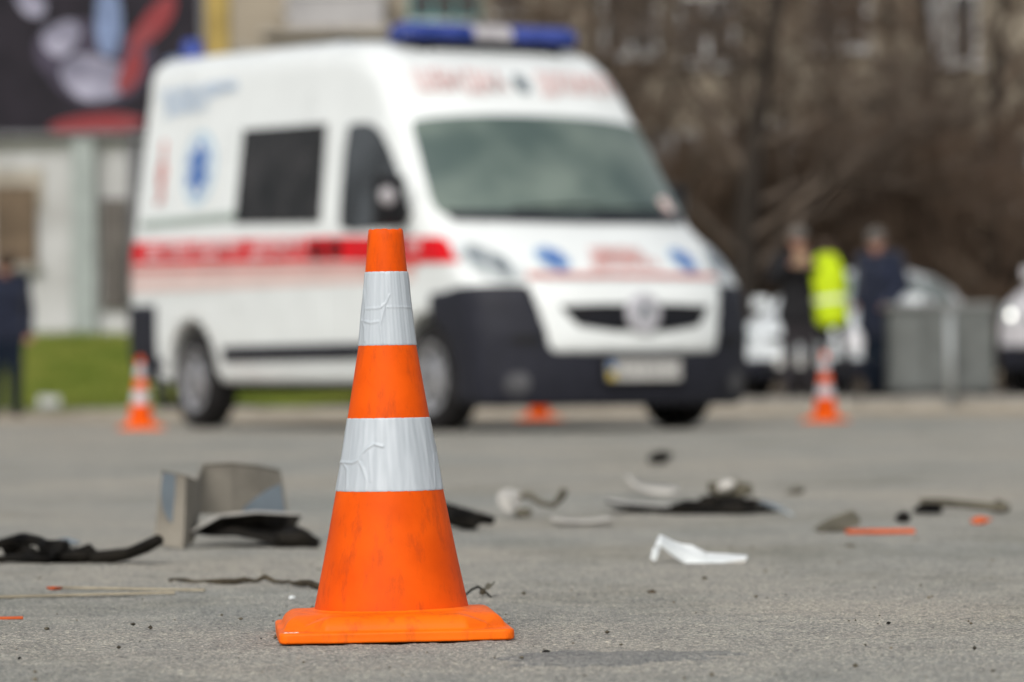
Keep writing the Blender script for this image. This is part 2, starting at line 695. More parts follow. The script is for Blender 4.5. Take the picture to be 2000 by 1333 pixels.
sh((-0.2, 2.5, 1.15), (8.0, 5.0, 2.7), M_RENDER, 'wall')
sh((-0.2, -0.03, -0.28), (8.02, 0.1, 0.62), M_RENDERD, 'plinth')
sh((-0.2, 2.4, 2.56), (8.04, 5.02, 0.05), MATS['kerb_concrete'], 'roof_edge', bevel=.02)
w_ = at(30, 440, YW)
win = sh((w_.x + 6.5, -0.04, w_.z - .9), (0.52, 0.1, 0.95), M_BRICKP, 'boarded_window')
sh((w_.x + 6.5, -0.1, w_.z - .9 - .52), (0.62, 0.12, 0.07), MATS['kerb_concrete'], 'sill', win)
w_ = at(166, 440, YW)
sh((w_.x + 6.5, -0.1, 1.05), (0.3, 0.2, 2.9), M_POSTG, 'pilaster', bevel=.02)
w_ = at(224, 480, YW)
dr = sh((w_.x + 6.5, -0.03, w_.z - .9 - .1), (0.3, 0.1, 1.35), M_DARKW, 'door')
sh((w_.x + 6.4, -0.1, w_.z - .9 - .1), (0.03, 0.06, 0.12), MATS['kerb_concrete'], 'handle', dr)
w_ = at(45, 370, YW)
sh((w_.x + 6.5 - .2, -0.012, w_.z - .9), (0.9, 0.05, 0.5), M_RENDERD, 'peeling_render')

# billboard
M_BB = mat('billboard_print_dark', (0.013, 0.011, 0.016), 0.6, 0.2, 2, color2=(0.022, 0.018, 0.025))
M_BBR = mat('billboard_print_red', (0.32, 0.04, 0.045), 0.45, 0.3, 4, color2=(0.22, 0.05, 0.055))
M_BBL = mat('billboard_print_lilac', (0.17, 0.165, 0.23), 0.45, 0.3, 2.4, color2=(0.36, 0.35, 0.44))
M_BBB = mat('billboard_print_blue', (0.16, 0.21, 0.34), 0.45, 0.25, 5)
M_BBM = mat('billboard_print_mauve', (0.05, 0.042, 0.065), 0.45, 0.3, 4)
M_FRAME = mat('billboard_frame', (0.16, 0.16, 0.17), 0.5, 0.15, 6)
YB = 46.8
a_, b_ = at(-260, 262, YB), at(388, -140, YB)
bb = tag(empty('billboard', ((a_.x + b_.x) / 2, YB, 0.85)), 'dark billboard with red and pale lilac shapes above the outbuilding', 'billboard')
bw, bh = b_.x - a_.x, b_.z - a_.z
bz = (a_.z + b_.z) / 2 - 0.85
MB().box((0, 0.06, bz), (bw, 0.12, bh)).build('panel', M_BB, bb)
for s in (-1, 1):
    MB().box((s * (bw / 2 + .03), 0.04, bz), (0.06, 0.18, bh + .12)).build('frame_side', M_FRAME, bb)
    MB().box((0, 0.04, bz + s * (bh / 2 + .03)), (bw, 0.18, 0.06)).build('frame_rail', M_FRAME, bb)
    MB().tube([(s * bw * .3, 0.14, -0.4), (s * bw * .3, 0.14, bz + bh / 2)], 0.09, 12).build('post', M_FRAME, bb, smooth=True)


def blob(px, py, rx, ry, m, lift, tilt=0.0, wob=0.1, name='printed_shape'):
    c = at(px, py, YB)
    k = YB / F_PX
    o = MB()
    n = 40
    vs = [(0, 0, 0)]
    for i in range(n):
        a = 2 * math.pi * i / n
        w = 1 + wob * math.sin(2 * a + px) + wob * .6 * math.sin(3 * a + py)
        x, z = rx * k * math.cos(a) * w, ry * k * math.sin(a) * w
        vs.append((x * math.cos(tilt) - z * math.sin(tilt), 0, x * math.sin(tilt) + z * math.cos(tilt)))
    o.add(vs, [(0, 1 + (i + 1) % n, 1 + i) for i in range(n)])
    q = o.build(name, m, bb)
    q.location = (c.x - bb.location.x, -lift, c.z - bb.location.z)
    return q


blob(185, 120, 112, 85, M_BBM, .004)
blob(185, 152, 66, 46, M_BBL, .008)
blob(212, 40, 27, 70, M_BBB, .012, wob=.03)
blob(120, 75, 34, 36, M_BBL, .010, wob=.15)
blob(60, 5, 36, 22, M_BBL, .006, -.5)
blob(300, 45, 26, 60, M_BBR, .008, -.7)
blob(255, 140, 22, 44, M_BBR, .011, -.5)
blob(190, 243, 88, 21, M_BBR, .006, .06, .05)
blob(352, 120, 30, 10, M_BBB, .006)

# yellow pylon right of the billboard
M_YEL = mat('yellow_paint', (0.4, 0.29, 0.09), 0.6, 0.15, 3)
py_ = tag(empty('yellow_pylon', (at(424, 50, 50).x, 50, 0.6)), 'tall yellow pylon standing between billboard and apartment block', 'pylon')
MB().box((0, 0, 3.2), (0.33, 0.33, 6.6)).build('shaft', M_YEL, py_, bevel=.03)
MB().box((0, 0, 0.05), (0.5, 0.5, 0.3)).build('footing', MATS['kerb_concrete'], py_)

# ------------------------------------------------------------------ apartment block behind everything
M_WALLB = mat('beige_panel', (0.3, 0.26, 0.2), 0.9, 0.12, 0.7, bump=0.01, bscale=12)
M_WALLG = mat('grey_panel', (0.34, 0.33, 0.325), 0.9, 0.12, 0.9)
M_JOINT = mat('panel_joint', (0.12, 0.1, 0.08), 0.95, 0.1, 3)
M_WF = mat('white_window_frame', (0.55, 0.55, 0.54), 0.5, 0.08, 4)
M_TF = mat('teal_window_frame', (0.1, 0.24, 0.23), 0.5, 0.12, 4)
M_PANE = mat('window_pane', (0.035, 0.037, 0.04), 0.12, 0.3, 1.5, ior=1.6)
M_CURT = mat('pale_curtain', (0.3, 0.3, 0.3), 0.8, 0.15, 3)
YA_ = 80.0
apt = tag(empty('apartment_block', (0, YA_, 0)), 'beige panel apartment block with framed windows behind the bare trees', 'building')
MB().box((2, 6, 8), (84, 12, 16)).build('wall', M_JOINT, apt)
# facade panels
PW, PH = 3.3, 2.8
proto = None
for r_ in range(4):
    for c_ in range(-8, 9):
        if proto is None:
            proto = MB().box((0, 0, 0), (PW - .05, 0.12, PH - .05)).build('facade_panel', M_WALLB, apt, bevel=.015)
            o = proto
        else:
            o = proto.copy()
            COL.objects.link(o)
        o.location = (c_ * PW + .9, -0.06, .3 + PH * (r_ + .5))


def window(x, z, w, h, fm, divs=2, curtain=False, pane=None):
    f = MB()
    t = 0.09
    f.box((0, 0, h / 2 - t / 2), (w, 0.1, t)).box((0, 0, -h / 2 + t / 2), (w, 0.1, t))
    for i in range(divs + 1):
        f.box((-w / 2 + t / 2 + (w - t) * i / divs, 0, 0), (t, 0.104, h - 2 * t))
    o = f.build('window', fm, apt)
    o.location = (x, -0.16, z)
    for i in range(divs):
        pw = (w - t) / divs - t
        MB().box((-w / 2 + t + pw / 2 + (w - t) * i / divs, 0.03, 0), (pw, 0.03, h - 2 * t)).build('pane', M_CURT if (curtain and i == 0) else M_PANE, o)
    MB().box((0, -0.06, -h / 2 - 0.04), (w + .2, 0.24, 0.06)).build('sill', M_WF, o)
    return o


q = at(868, 0, YA_); window(q.x, q.z + .35, 1.5, 1.6, M_TF, 3)
q = at(995, -5, YA_); window(q.x, q.z + .2, .62, 1.1, M_DARKW, 1)
q = at(1855, 55, YA_); window(q.x, q.z, 1.15, 1.55, M_WF, 2, True)
q = at(650, -40, YA_); window(q.x, q.z, 1.9, 1.3, M_WF, 3)
for px, py in ((1640, 30), (1380, 60), (1230, 40), (1650, 330), (1560, 330), (1310, 330), (1960, 340), (1480, 310)):
    q = at(px, py, YA_); window(q.x, q.z, 1.2, 1.5, M_WF, 2, py > 100)
# balcony with pale parapet
q = at(660, 35, YA_)
bal = MB().box((0, 0, 0), (2.0, 0.9, 0.75)).build('balcony', M_WALLG, apt, bevel=.02)
bal.location = (q.x, -0.65, q.z)
MB().box((0, -.02, 0.41), (2.1, 0.98, 0.07)).build('rail', M_WF, bal)
q = at(665, 70, YA_)
ca = MB().box((0, 0, 0), (3.2, 1.2, 0.14)).build('canopy', M_RENDERD, apt)
ca.location = (q.x, -0.7, q.z)
# pale annex left of the van roof
ax = tag(empty('garage', (at(515, 60, 62).x, 62, 0)), 'pale grey garage wall between the yellow pylon and the apartment block', 'building')
MB().box((0, 2, 3.1), (1.75, 4, 5.1)).build('wall', M_WALLG, ax)
MB().box((0, 1.9, 5.7), (2.0, 4.4, 0.12)).build('roof', M_RENDERD, ax)

# ------------------------------------------------------------------ bare trees
M_BARK = mat('bark', (0.032, 0.026, 0.021), 0.95, 0.3, 6, bump=0.02, stretch=(1, 1, .2))
M_TWIG = mat('twig', (0.105, 0.082, 0.064), 0.9, 0.3, 2.5)
M_TWIGR = mat('reddish_twig', (0.115, 0.08, 0.056), 0.9, 0.3, 2.5)


def limb(vs, fs, a, b, r0, r1, n=3):
    t = (b - a)
    if t.length < 1e-5:
        return
    t.normalize()
    s = t.orthogonal().normalized()
    w = t.cross(s)
    k = len(vs)
    for p, r in ((a, r0), (b, r1)):
        for i in range(n):
            an = 2 * math.pi * i / n
            vs.append(p + s * (r * math.cos(an)) + w * (r * math.sin(an)))
    for i in range(n):
        fs.append((k + i, k + (i + 1) % n, k + n + (i + 1) % n, k + n + i))


def bare_tree(name, seed, height, spread, twigs, tmat, multi=1, r0=0.16, fork=0.3):
    rnd = random.Random(seed)
    trunk = MB()
    cv, cf = [], []
    root = empty(name)

    def grow(p, d, length, r, lvl):
        seg = 3
        pts = [p]
        for i in range(seg):
            d = (d + Vector((rnd.gauss(0, .13), rnd.gauss(0, .13), rnd.gauss(0.03, .1)))).normalized()
            p2 = pts[-1] + d * (length / seg)
            limb(cv, cf, pts[-1], p2, r * (1 - .7 * i / seg), r * (1 - .7 * (i + 1) / seg), 4 if lvl < 2 else 3)
            pts.append(p2)
        if lvl >= 4:
            return
        nch = (4, 5, 6, twigs)[lvl - 1] if lvl <= 4 else 0
        for c in range(nch):
            t = rnd.uniform(.25, 1)
            i = min(int(t * seg), seg - 1)
            q = pts[i].lerp(pts[i + 1], t * seg - i)
            ax = Vector((rnd.gauss(0, 1), rnd.gauss(0, 1), rnd.gauss(.25, .7))).normalized()
            nd = (d * .75 + ax * .85).normalized()
            grow(q, nd, length * rnd.uniform(.45, .75), max(r * .5, .0075), lvl + 1)

    for m_ in range(multi):
        lean = Vector((rnd.gauss(0, .12 if multi == 1 else .35), rnd.gauss(0, .12 if multi == 1 else .35), 1)).normalized()
        pts, rad = [Vector((rnd.gauss(0, .05 * (multi - 1)), rnd.gauss(0, .05 * (multi - 1)), -.2))], [r0 * 1.35]
        n = 8
        th = height * .72
        d = lean
        for i in range(n):
            d = (d + Vector((rnd.gauss(0, .07), rnd.gauss(0, .07), .04))).normalized()
            pts.append(pts[-1] + d * th / n)
            rad.append(r0 * (1 - .8 * (i + 1) / n) + .01)
        trunk.tube(pts, rad, 9 if multi == 1 else 6)
        nb = 15 if multi == 1 else 6
        for b in range(nb):
            t = fork + (1 - fork) * (b + rnd.random()) / nb
            i = min(int(t * n), n - 1)
            q = pts[i].lerp(pts[i + 1], t * n - i)
            az = rnd.uniform(0, 2 * math.pi)
            nd = Vector((math.cos(az), math.sin(az), rnd.uniform(.15, .9))).normalized()
            grow(q, nd, spread * rnd.uniform(.5, 1) * (1 - .45 * t), rad[i] * .5, 1)
    trunk.build('trunk', M_BARK, root, smooth=True)
    k = np.array(cf)
    link_mesh('crown', mesh_np('crown', [tuple(v) for v in cv], k), tmat, root, smooth=False)
    return root


TREES = {
    'a': bare_tree('bare_tree', 3, 10.5, 4.2, 6, M_TWIG, r0=.22, fork=.2),
    'b': bare_tree('bare_tree', 11, 9.5, 4.0, 6, M_TWIGR, r0=.15, fork=.12),
    's': bare_tree('bare_shrub', 23, 4.6, 2.2, 7, M_TWIGR, multi=7, r0=.045, fork=.08),
}
used = set()


def plant(kind, px, y, rz, sc, label, z=0.0):
    o = TREES[kind]
    if kind in used:
        o = copy_tree(o)
    used.add(kind)
    p = at(px, 700, y)
    o.location = (p.x, y, z)
    o.rotation_euler = (0, 0, rz)
    o.scale = (sc, sc, sc)
    tag(o, label, 'shrub' if kind == 's' else 'tree', 'bare shrubs on the right' if kind == 's' else 'bare trees in front of the apartment block')
    return o


plant('a', 1455, 50, 0.3, 1.0, 'bare tree with thick dark trunk just right of the ambulance')
plant('b', 1240, 58, 1.4, 1.05, 'bare brown tree rising behind the ambulance windscreen')
plant('b', 1640, 57, 2.9, 1.0, 'bare brown tree behind the three standing people')
plant('a', 1800, 60, 4.0, 1.0, 'bare tree behind the pale car roof')
plant('b', 1985, 55, 5.2, 1.05, 'bare tree at the right edge behind the crossover')
plant('a', 1330, 66, 2.2, 1.1, 'bare tree farthest back, left of the thick trunk')
plant('a', 1120, 70, 1.1, 1.0, 'bare tree farthest back, beside the roof light bar')
plant('s', 1400, 54, .2, 1.0, 'bare reddish shrub beside the ambulance bonnet')
plant('s', 1660, 53, 3.0, 1.0, 'bare reddish shrub behind the yellow vest')
plant('s', 1790, 54, 4.4, 1.05, 'bare reddish shrub above the pale car roof')
plant('s', 1900, 52, 5.3, 1.0, 'bare reddish shrub between the two cars')
plant('b', 1720, 66, 5.9, 1.05, 'bare tree farthest back, above the man in navy')
plant('b', 1560, 63, .4, 1.0, 'bare tree farthest back, right of the thick trunk')
plant('s', 1330, 60, 2.6, 1.1, 'bare reddish shrub left of the thick trunk')
plant('s', 2010, 54, .9, 1.1, 'bare reddish shrub above the crossover bonnet')

# ================================================================== VEHICLES
# local frame: the nose points to -Y, the vehicle's right side is -X; u = metres behind the nose, v = metres to its right
M_VWHITE = mat('ambulance_white', (0.73, 0.755, 0.74), 0.3, 0.03, 3, coat=0.3, spec=.4)
M_CHAR = mat('charcoal_plastic', (0.019, 0.0198, 0.027), 0.5, 0.15, 12, spec=.15, bump=0.0006, bscale=300)
M_BLACK = mat('black_plastic', (0.006, 0.006, 0.007), 0.5, 0.2, 20, spec=.25)
M_UNDER = mat('underbody', (0.012, 0.012, 0.012), 0.9, 0.3, 8)
M_GLASS = mat('windscreen_glass', (0.085, 0.125, 0.112), 0.07, 0.25, 1.9, color2=(0.165, 0.205, 0.175), ior=1.55, coat=0.3, spec=.5)  # grey-green reflections of sky and trees partly painted into the base colour
M_TINT = mat('tinted_glass', (0.008, 0.008, 0.008), 0.1, 0.4, 3.0, color2=(0.028, 0.026, 0.026), spec=.15)
M_SIDEG = mat('side_glass', (0.02, 0.023, 0.025), 0.07, 0.4, 2.2, color2=(0.07, 0.078, 0.085), ior=1.45, spec=.4)
M_RED = mat('red_vinyl', (0.62, 0.006, 0.012), 0.4, 0.08, 4)
M_REDL = mat('faded_red_vinyl', (0.56, 0.22, 0.19), 0.4, 0.06, 4)
M_PINK = mat('pale_red_vinyl', (0.65, 0.5, 0.46), 0.4, 0.06, 4)
M_BLUEV = mat('blue_vinyl', (0.09, 0.18, 0.42), 0.4, 0.1, 6)
M_BLUEL = mat('pale_blue_vinyl', (0.42, 0.56, 0.66), 0.4, 0.08, 5)
M_TXTB = mat('pale_blue_lettering', (0.46, 0.57, 0.72), 0.4, 0.05, 5)
M_TXTW = mat('white_lettering', (0.7, 0.56, 0.56), 0.4, 0.04, 5)
M_TXTRP = mat('pale_red_lettering', (0.62, 0.38, 0.36), 0.4, 0.06, 5)
M_TXTR = mat('red_lettering', (0.58, 0.17, 0.14), 0.4, 0.06, 5)
M_RAIL = mat('grey_green_rail', (0.3, 0.36, 0.32), 0.5, 0.1, 5)
M_SILV = mat('silver_trim', (0.55, 0.55, 0.57), 0.28, 0.06, 8, metal=0.8)
M_LENSB = mat('blue_lens', (0.022, 0.05, 0.24), 0.25, 0.2, 6, color2=(0.05, 0.075, 0.3), coat=.2)
M_BADGE = mat('badge_silver', (0.52, 0.51, 0.54), 0.35, 0.1, 12, metal=.2)
M_LENSW = mat('clear_lens', (0.42, 0.4, 0.41), 0.2, 0.1, 6, coat=.5)
M_HEADL = mat('headlamp_lens', (0.5, 0.54, 0.54), 0.1, 0.4, 9, color2=(0.66, 0.7, 0.7), coat=.8)
M_HEADD = mat('headlamp_reflector', (0.3, 0.34, 0.36), 0.2, 0.3, 12, metal=.5)
M_FOG = mat('fog_lamp_glass', (0.09, 0.09, 0.095), 0.2, 0.3, 14)
M_TYRE = mat('tyre_rubber', (0.018, 0.017, 0.017), 0.85, 0.25, 12, bump=0.002, bscale=80)
M_RIM = mat('steel_rim', (0.33, 0.33, 0.34), 0.4, 0.2, 7, metal=0.5)
M_PLATE = mat('plate_white', (0.5, 0.49, 0.46), 0.4, 0.06, 8)
M_PLATEY = mat('plate_yellow', (0.5, 0.36, 0.01), 0.4, 0.05, 8)
M_PLATEB = mat('plate_blue', (0.03, 0.12, 0.3), 0.4, 0.05, 8)
M_INK = mat('plate_ink', (0.2, 0.2, 0.2), 0.5, 0.05, 8)


class Shell:
    """A vehicle body from its side profile, its width by height and the curve of its nose in plan."""

    def __init__(self, prof, widths, hw, bow, bow_u, rad, L, H, step, arches, tail=0.0, tail_u=None, z0=.1):
        self.h = step
        self.org = (-hw - .12, -.12, z0 - .12)
        nx = int((2 * hw + .24) / step) + 1
        ny = int((L + .3) / step) + 1
        nz = int((H - z0 + .3) / step) + 1
        X = self.org[0] + np.arange(nx) * step
        Y = self.org[1] + np.arange(ny) * step
        Z = self.org[2] + np.arange(nz) * step
        self.X, self.Y, self.Z = np.meshgrid(X, Y, Z, indexing='ij')
        # 2-D field of the profile, sampled finely, then looked up at the bowed position
        gy = np.arange(-.9, L + .9, .02)
        gz = np.arange(z0 - .4, H + .5, .02)
        D2 = poly_sdf(prof, *np.meshgrid(gy, gz, indexing='ij'))
        A = np.abs(self.X) / hw
        kf = np.clip((bow_u[1] - self.Y) / (bow_u[1] - bow_u[0]), 0, 1)
        self.U = self.Y - bow * (kf * kf * (3 - 2 * kf)) * A ** 2.6
        if tail:
            kt = np.clip((self.Y - tail_u[0]) / (tail_u[1] - tail_u[0]), 0, 1)
            self.U = self.U + tail * (kt * kt * (3 - 2 * kt)) * A ** 3
        fi = np.clip((self.U - gy[0]) / .02, 0, len(gy) - 1.001)
        fj = np.clip((self.Z - gz[0]) / .02, 0, len(gz) - 1.001)
        i, j = fi.astype(int), fj.astype(int)
        a, b = fi - i, fj - j
        ds = D2[i, j] * (1 - a) * (1 - b) + D2[i + 1, j] * a * (1 - b) + D2[i, j + 1] * (1 - a) * b + D2[i + 1, j + 1] * a * b
        wz = np.interp(self.Z, [p[0] for p in widths], [p[1] for p in widths])
        dw = np.abs(self.X) - wz
        r = np.interp(self.Z, [p[0] for p in rad], [p[1] for p in rad])
        self.full = rmax(ds, dw, r)
        d = self.full
        for (au, az, ar, ai) in arches:
            cyl = np.maximum(np.hypot(self.Y - au, self.Z - az) - ar, ai - np.abs(self.X))
            d = np.maximum(d, -cyl)
        self.d = d
        self.v, self.f = surface_nets(d, self.org, step)
        fv, ff = surface_nets(self.full, self.org, step)
        self.bvh = BVHTree.FromPolygons([tuple(p) for p in fv], [tuple(map(int, q)) for q in ff])

    def body(self, name, m, parent):
        return link_mesh(name, mesh_np(name, self.v, self.f), m, parent)

    def region(self, name, m, parent, off, mask):
        """A moulded piece that follows the shell, proud by off, within a mask field (negative inside)."""
        d = rmax(self.d - off, mask, .012)
        v, f = surface_nets(d, self.org, self.h)
        return link_mesh(name, mesh_np(name, v, f), m, parent)

    def hit(self, side, a, z):
        if side == 'front':
            o, dv = Vector((-a, -2, z)), Vector((0, 1, 0))
        elif side == 'right':
            o, dv = Vector((-3, a, z)), Vector((1, 0, 0))
        elif side == 'left':
            o, dv = Vector((3, a, z)), Vector((-1, 0, 0))
        elif side == 'top':
            o, dv = Vector((-a, z, 5)), Vector((0, 0, -1))
        p, n, _, _ = self.bvh.ray_cast(o, dv)
        return p, n, dv

    def patch(self, name, outline, side, off, m, parent, step=.07, skirt=.03, rnd=1):
        """A sheet cut to an outline (a, z), laid on the shell with a turned-in edge."""
        pts = chaikin(outline, rnd) if rnd else outline
        bm = bmesh.new()
        vs = [bm.verts.new((p[0], p[1], 0)) for p in pts]
        bm.faces.new(vs)
        for ax in (0, 1):
            lo, hi = min(p[ax] for p in pts), max(p[ax] for p in pts)
            k = lo + step
            while k < hi - .2 * step:
                co = (k, 0, 0) if ax == 0 else (0, k, 0)
                no = (1, 0, 0) if ax == 0 else (0, 1, 0)
                bmesh.ops.bisect_plane(bm, geom=bm.verts[:] + bm.edges[:] + bm.faces[:], plane_co=co, plane_no=no)
                k += step
        return self._lay(name, bm, side, off, m, parent, skirt)

    def _lay(self, name, bm, side, off, m, parent, skirt):
        dv = None
        last = None
        for v in bm.verts:
            p, n, dv = self.hit(side, v.co.x, v.co.y)
            if p is None:
                p = last[0] if last else Vector((0, 0, 0))
                n = -dv
                if side == 'front':
                    p = Vector((-v.co.x, p.y, v.co.y))
                else:
                    p = Vector((p.x, v.co.x, v.co.y))
            last = (p, n)
            nn = (n * .6 - dv * .4).normalized()
            v.co = p + nn * off
        if skirt:
            be = [e for e in bm.edges if len(e.link_faces) == 1]
            g = bmesh.ops.extrude_edge_only(bm, edges=be)['geom']
            for v in g:
                if isinstance(v, bmesh.types.BMVert):
                    v.co += dv * skirt
        bmesh.ops.recalc_face_normals(bm, faces=bm.faces[:])
        me = bpy.data.meshes.new(name)
        bm.to_mesh(me)
        bm.free()
        return link_mesh(name, me, m, parent, smooth=False)

    def text(self, name, s, side, a, z, size, off, m, parent, sx=1.0, bold=.012, spacing=1.0):
        bm = text_bm(s, size, spacing, bold)
        sgn = 1
        if side == 'front':
            sgn = -1          # image right is -v seen from the front
        if side == 'right':
            sgn = -1          # seen from the right side, the nose (u = 0) is on the viewer's right
        for v in bm.verts:
            v.co = Vector((a + sgn * v.co.x * sx, z + v.co.y, 0))
        bmesh.ops.triangulate(bm, faces=bm.faces[:])
        return self._lay(name, bm, side, off, m, parent, .004)


def text_bm(s, size, spacing=1.0, bold=.012):
    cu = bpy.data.curves.new('lettering', 'FONT')
    cu.body = s
    cu.size = size
    cu.align_x = 'CENTER'
    cu.align_y = 'CENTER'
    cu.resolution_u = 2
    cu.offset = size * bold
    cu.space_character = spacing
    o = bpy.data.objects.new('lettering', cu)
    COL.objects.link(o)
    dg = bpy.context.evaluated_depsgraph_get()
    me = bpy.data.meshes.new_from_object(o.evaluated_get(dg))
    bm = bmesh.new()
    bm.from_mesh(me)
    bmesh.ops.remove_doubles(bm, verts=bm.verts[:], dist=size * .002)
    bpy.data.objects.remove(o)
    bpy.data.curves.remove(cu)
    bpy.data.meshes.remove(me)
    return bm


def wheel(parent, u, v, rad, width, side, rim_r, label=None):
    """side = -1: outer face towards -X."""
    w = empty('wheel', (-v, u, rad))
    w.parent = parent
    t = MB()
    hw = width / 2
    prof = [(rim_r, -hw * .8), (rim_r + .03, -hw), (rad - .05, -hw * 1.02), (rad - .012, -hw * .8), (rad, -hw * .6)]
    for k in range(-2, 3):
        q = k * hw * .24
        prof += [(rad, q - hw * .08), (rad - .008, q - hw * .07), (rad - .008, q - hw * .03), (rad, q - hw * .02)]
    prof += [(rad, hw * .6), (rad - .012, hw * .8), (rad - .05, hw * 1.02), (rim_r + .03, hw), (rim_r, hw * .8)]
    t.lathe(prof, 40, axis='x', cap=False).build('tyre', M_TYRE, w, smooth=True)
    r = MB()
    s = side
    r.lathe([(rim_r + .004, s * hw * .86), (rim_r - .015, s * hw * .9), (rim_r - .03, s * hw * .55), (rim_r * .55, s * hw * .62), (rim_r * .42, s * hw * .8), (rim_r * .2, s * hw * .86), (.02, s * hw * .88)], 32, axis='x', cap=False)
    r.lathe([(rim_r + .002, -hw * .8), (rim_r + .002, hw * .8)], 32, axis='x', cap=False)
    rim = r.build('rim', M_RIM, w, smooth=True)
    for k in range(8):
        a = 2 * math.pi * k / 8
        MB().lathe([(.026, s * hw * .57), (.026, s * hw * .64), (.001, s * hw * .645)], 10, c=(0, rim_r * .7 * math.cos(a), rim_r * .7 * math.sin(a)), axis='x', cap=False).build('vent_hole', M_BLACK, rim)
    return w


def disc_outline(a, z, ra, rz, n=20):
    return [(a + ra * math.cos(2 * math.pi * i / n), z + rz * math.sin(2 * math.pi * i / n)) for i in range(n)]


# ------------------------------------------------------------------ ambulance
AMB_YAW = R(30.4)
amb = empty('ambulance', (0.80, 24.1, 0), AMB_YAW)
tag(amb, 'white high-roof ambulance van with red side stripe and blue roof light bar', 'ambulance')
prof = [(0.03, .17), (0.0, .32), (0.0, .6), (0.035, .82), (.085, .94), (.2, 1.04), (.42, 1.19), (.58, 1.29), (.66, 1.345), (.84, 1.56), (1.04, 1.80), (1.22, 2.0),
        (1.32, 2.10), (1.47, 2.28), (1.62, 2.41), (1.82, 2.515), (2.1, 2.585), (2.7, 2.63), (3.6, 2.655), (4.6, 2.69), (5.2, 2.70), (5.33, 2.685), (5.385, 2.55),
        (5.40, 1.9), (5.42, 1.0), (5.42, .5), (5.38, .36), (5.2, .32), (1.4, .30), (.55, .30), (.35, .17)]
widths = [(.1, .95), (.2, .975), (.4, .995), (.6, 1.02), (1.15, 1.025), (1.35, 1.01), (1.6, .985), (2.0, .945), (2.3, .915), (2.7, .88)]
rads = [(0, .06), (.9, .08), (1.3, .10), (1.9, .12), (2.15, .15), (2.4, .18), (2.8, .19)]
SH = Shell(prof, widths, 1.025, .30, (1.0, 2.3), rads, 5.45, 2.78, .03, [(.948, .35, .40, .62), (4.40, .35, .41, .62)], z0=.15)
SH.body('body', M_VWHITE, amb)
U, X, Y, Z = SH.U, SH.X, SH.Y, SH.Z
# dark front bumper wrapped back to the wheel arch
slope = Z - (.93 - .25 * np.clip((np.abs(X) - .55) / .5, 0, 1) * 0 - .06 * np.clip(U / .6, 0, 1))
bm_mask = np.maximum(np.maximum(slope, .15 - Z), Y - .86)
shield_hw = .60 + .11 * np.clip((Z - .47) / .45, 0, 1)
sh_mask = np.maximum(np.maximum(np.abs(X) - shield_hw, .485 - Z), Z - .95)
SH.region('front_bumper', M_CHAR, amb, .022, np.maximum(bm_mask, -(sh_mask + .012)))
SH.region('grille_surround', M_VWHITE, amb, .035, rmax(np.maximum(sh_mask, U - .25), np.abs(X) - .78, .06))
SH.region('rear_bumper', M_CHAR, amb, .02, np.maximum(np.maximum(Z - .90, .34 - Z), 4.93 - Y))
g_ = SH.patch('grille', [(.54, .79), (.53, .75), (.41, .618), (-.41, .618), (-.53, .75), (-.54, .79)], 'front', .040, M_BLACK, amb, rnd=1)
for k in range(3):
    z = .662 + k * .03
    SH.patch('grille_bar', [(.40, z), (-.40, z), (-.40, z + .01), (.40, z + .01)], 'front', .047, M_CHAR, g_, rnd=0, skirt=.01)
bd = MB().lathe([(.125, 0), (.127, .01), (.115, .022), (.09, .018), (.02, .022)], 28, axis='y').build('badge', M_BADGE, amb, smooth=True)
bd.location = (0, -.045, .735)
bd.rotation_euler = (math.pi * 0, 0, math.pi)
# emblem: an upright beast-like chevron on the badge, only hinted at in the photograph
MB().box((-.022, .03, .012), (.02, .02, .09), Matrix.Rotation(.5, 3, 'Y')).box((.022, .03, .012), (.02, .02, .09), Matrix.Rotation(-.5, 3, 'Y')).build('emblem', M_HEADD, bd)
# plate
pl = MB().box((0, 0, 0), (.54, .02, .125)).build('number_plate', M_PLATE, amb, bevel=.006)
pl.location = (0, -.055, .378)
MB().box((-.245, -.0115, -.03), (.045, .004, .055)).build('plate_band_yellow', M_PLATEY, pl)
MB().box((-.245, -.0115, .028), (.045, .004, .055)).build('plate_band_blue', M_PLATEB, pl)
tb = text_bm('AA 4103 EX', .1)
me = bpy.data.meshes.new('plate_lettering')
tb.to_mesh(me); tb.free()
o = link_mesh('plate_lettering', me, M_INK, pl, smooth=False)
o.rotation_euler = (math.pi / 2, 0, 0)
o.location = (.025, -.0125, 0)
MB().box((0, 0.03, 0), (.58, .06, .15)).build('plate_holder', M_BLACK, pl)
# lamps, slots, windscreen
for s in (1, -1):
    hl = SH.patch('headlamp', [(s * .67, .96), (s * .74, 1.10), (s * .86, 1.185), (s * .965, 1.20), (s * .99, 1.10), (s * .95, .97), (s * .84, .92)], 'front', .014, M_HEADL, amb, step=.05)
    SH.patch('reflector', disc_outline(s * .80, 1.04, .05, .06, 12), 'front', .022, M_HEADD, hl, rnd=0, skirt=.01)
    SH.patch('reflector', disc_outline(s * .90, 1.09, .045, .06, 12), 'front', .022, M_HEADD, hl, rnd=0, skirt=.01)
    fg = SH.patch('fog_lamp', disc_outline(s * .80, .30, .068, .07, 16), 'front', .034, M_FOG, amb, rnd=0)
    SH.patch('fog_lens', disc_outline(s * .80, .30, .05, .052, 16), 'front', .040, M_FOG, fg, rnd=0, skirt=.01)
    SH.patch('bumper_slot', [(s * .66, .595), (s * .84, .60), (s * .83, .545), (s * .67, .54)], 'front', .027, M_BLACK, amb, rnd=1, skirt=.01)
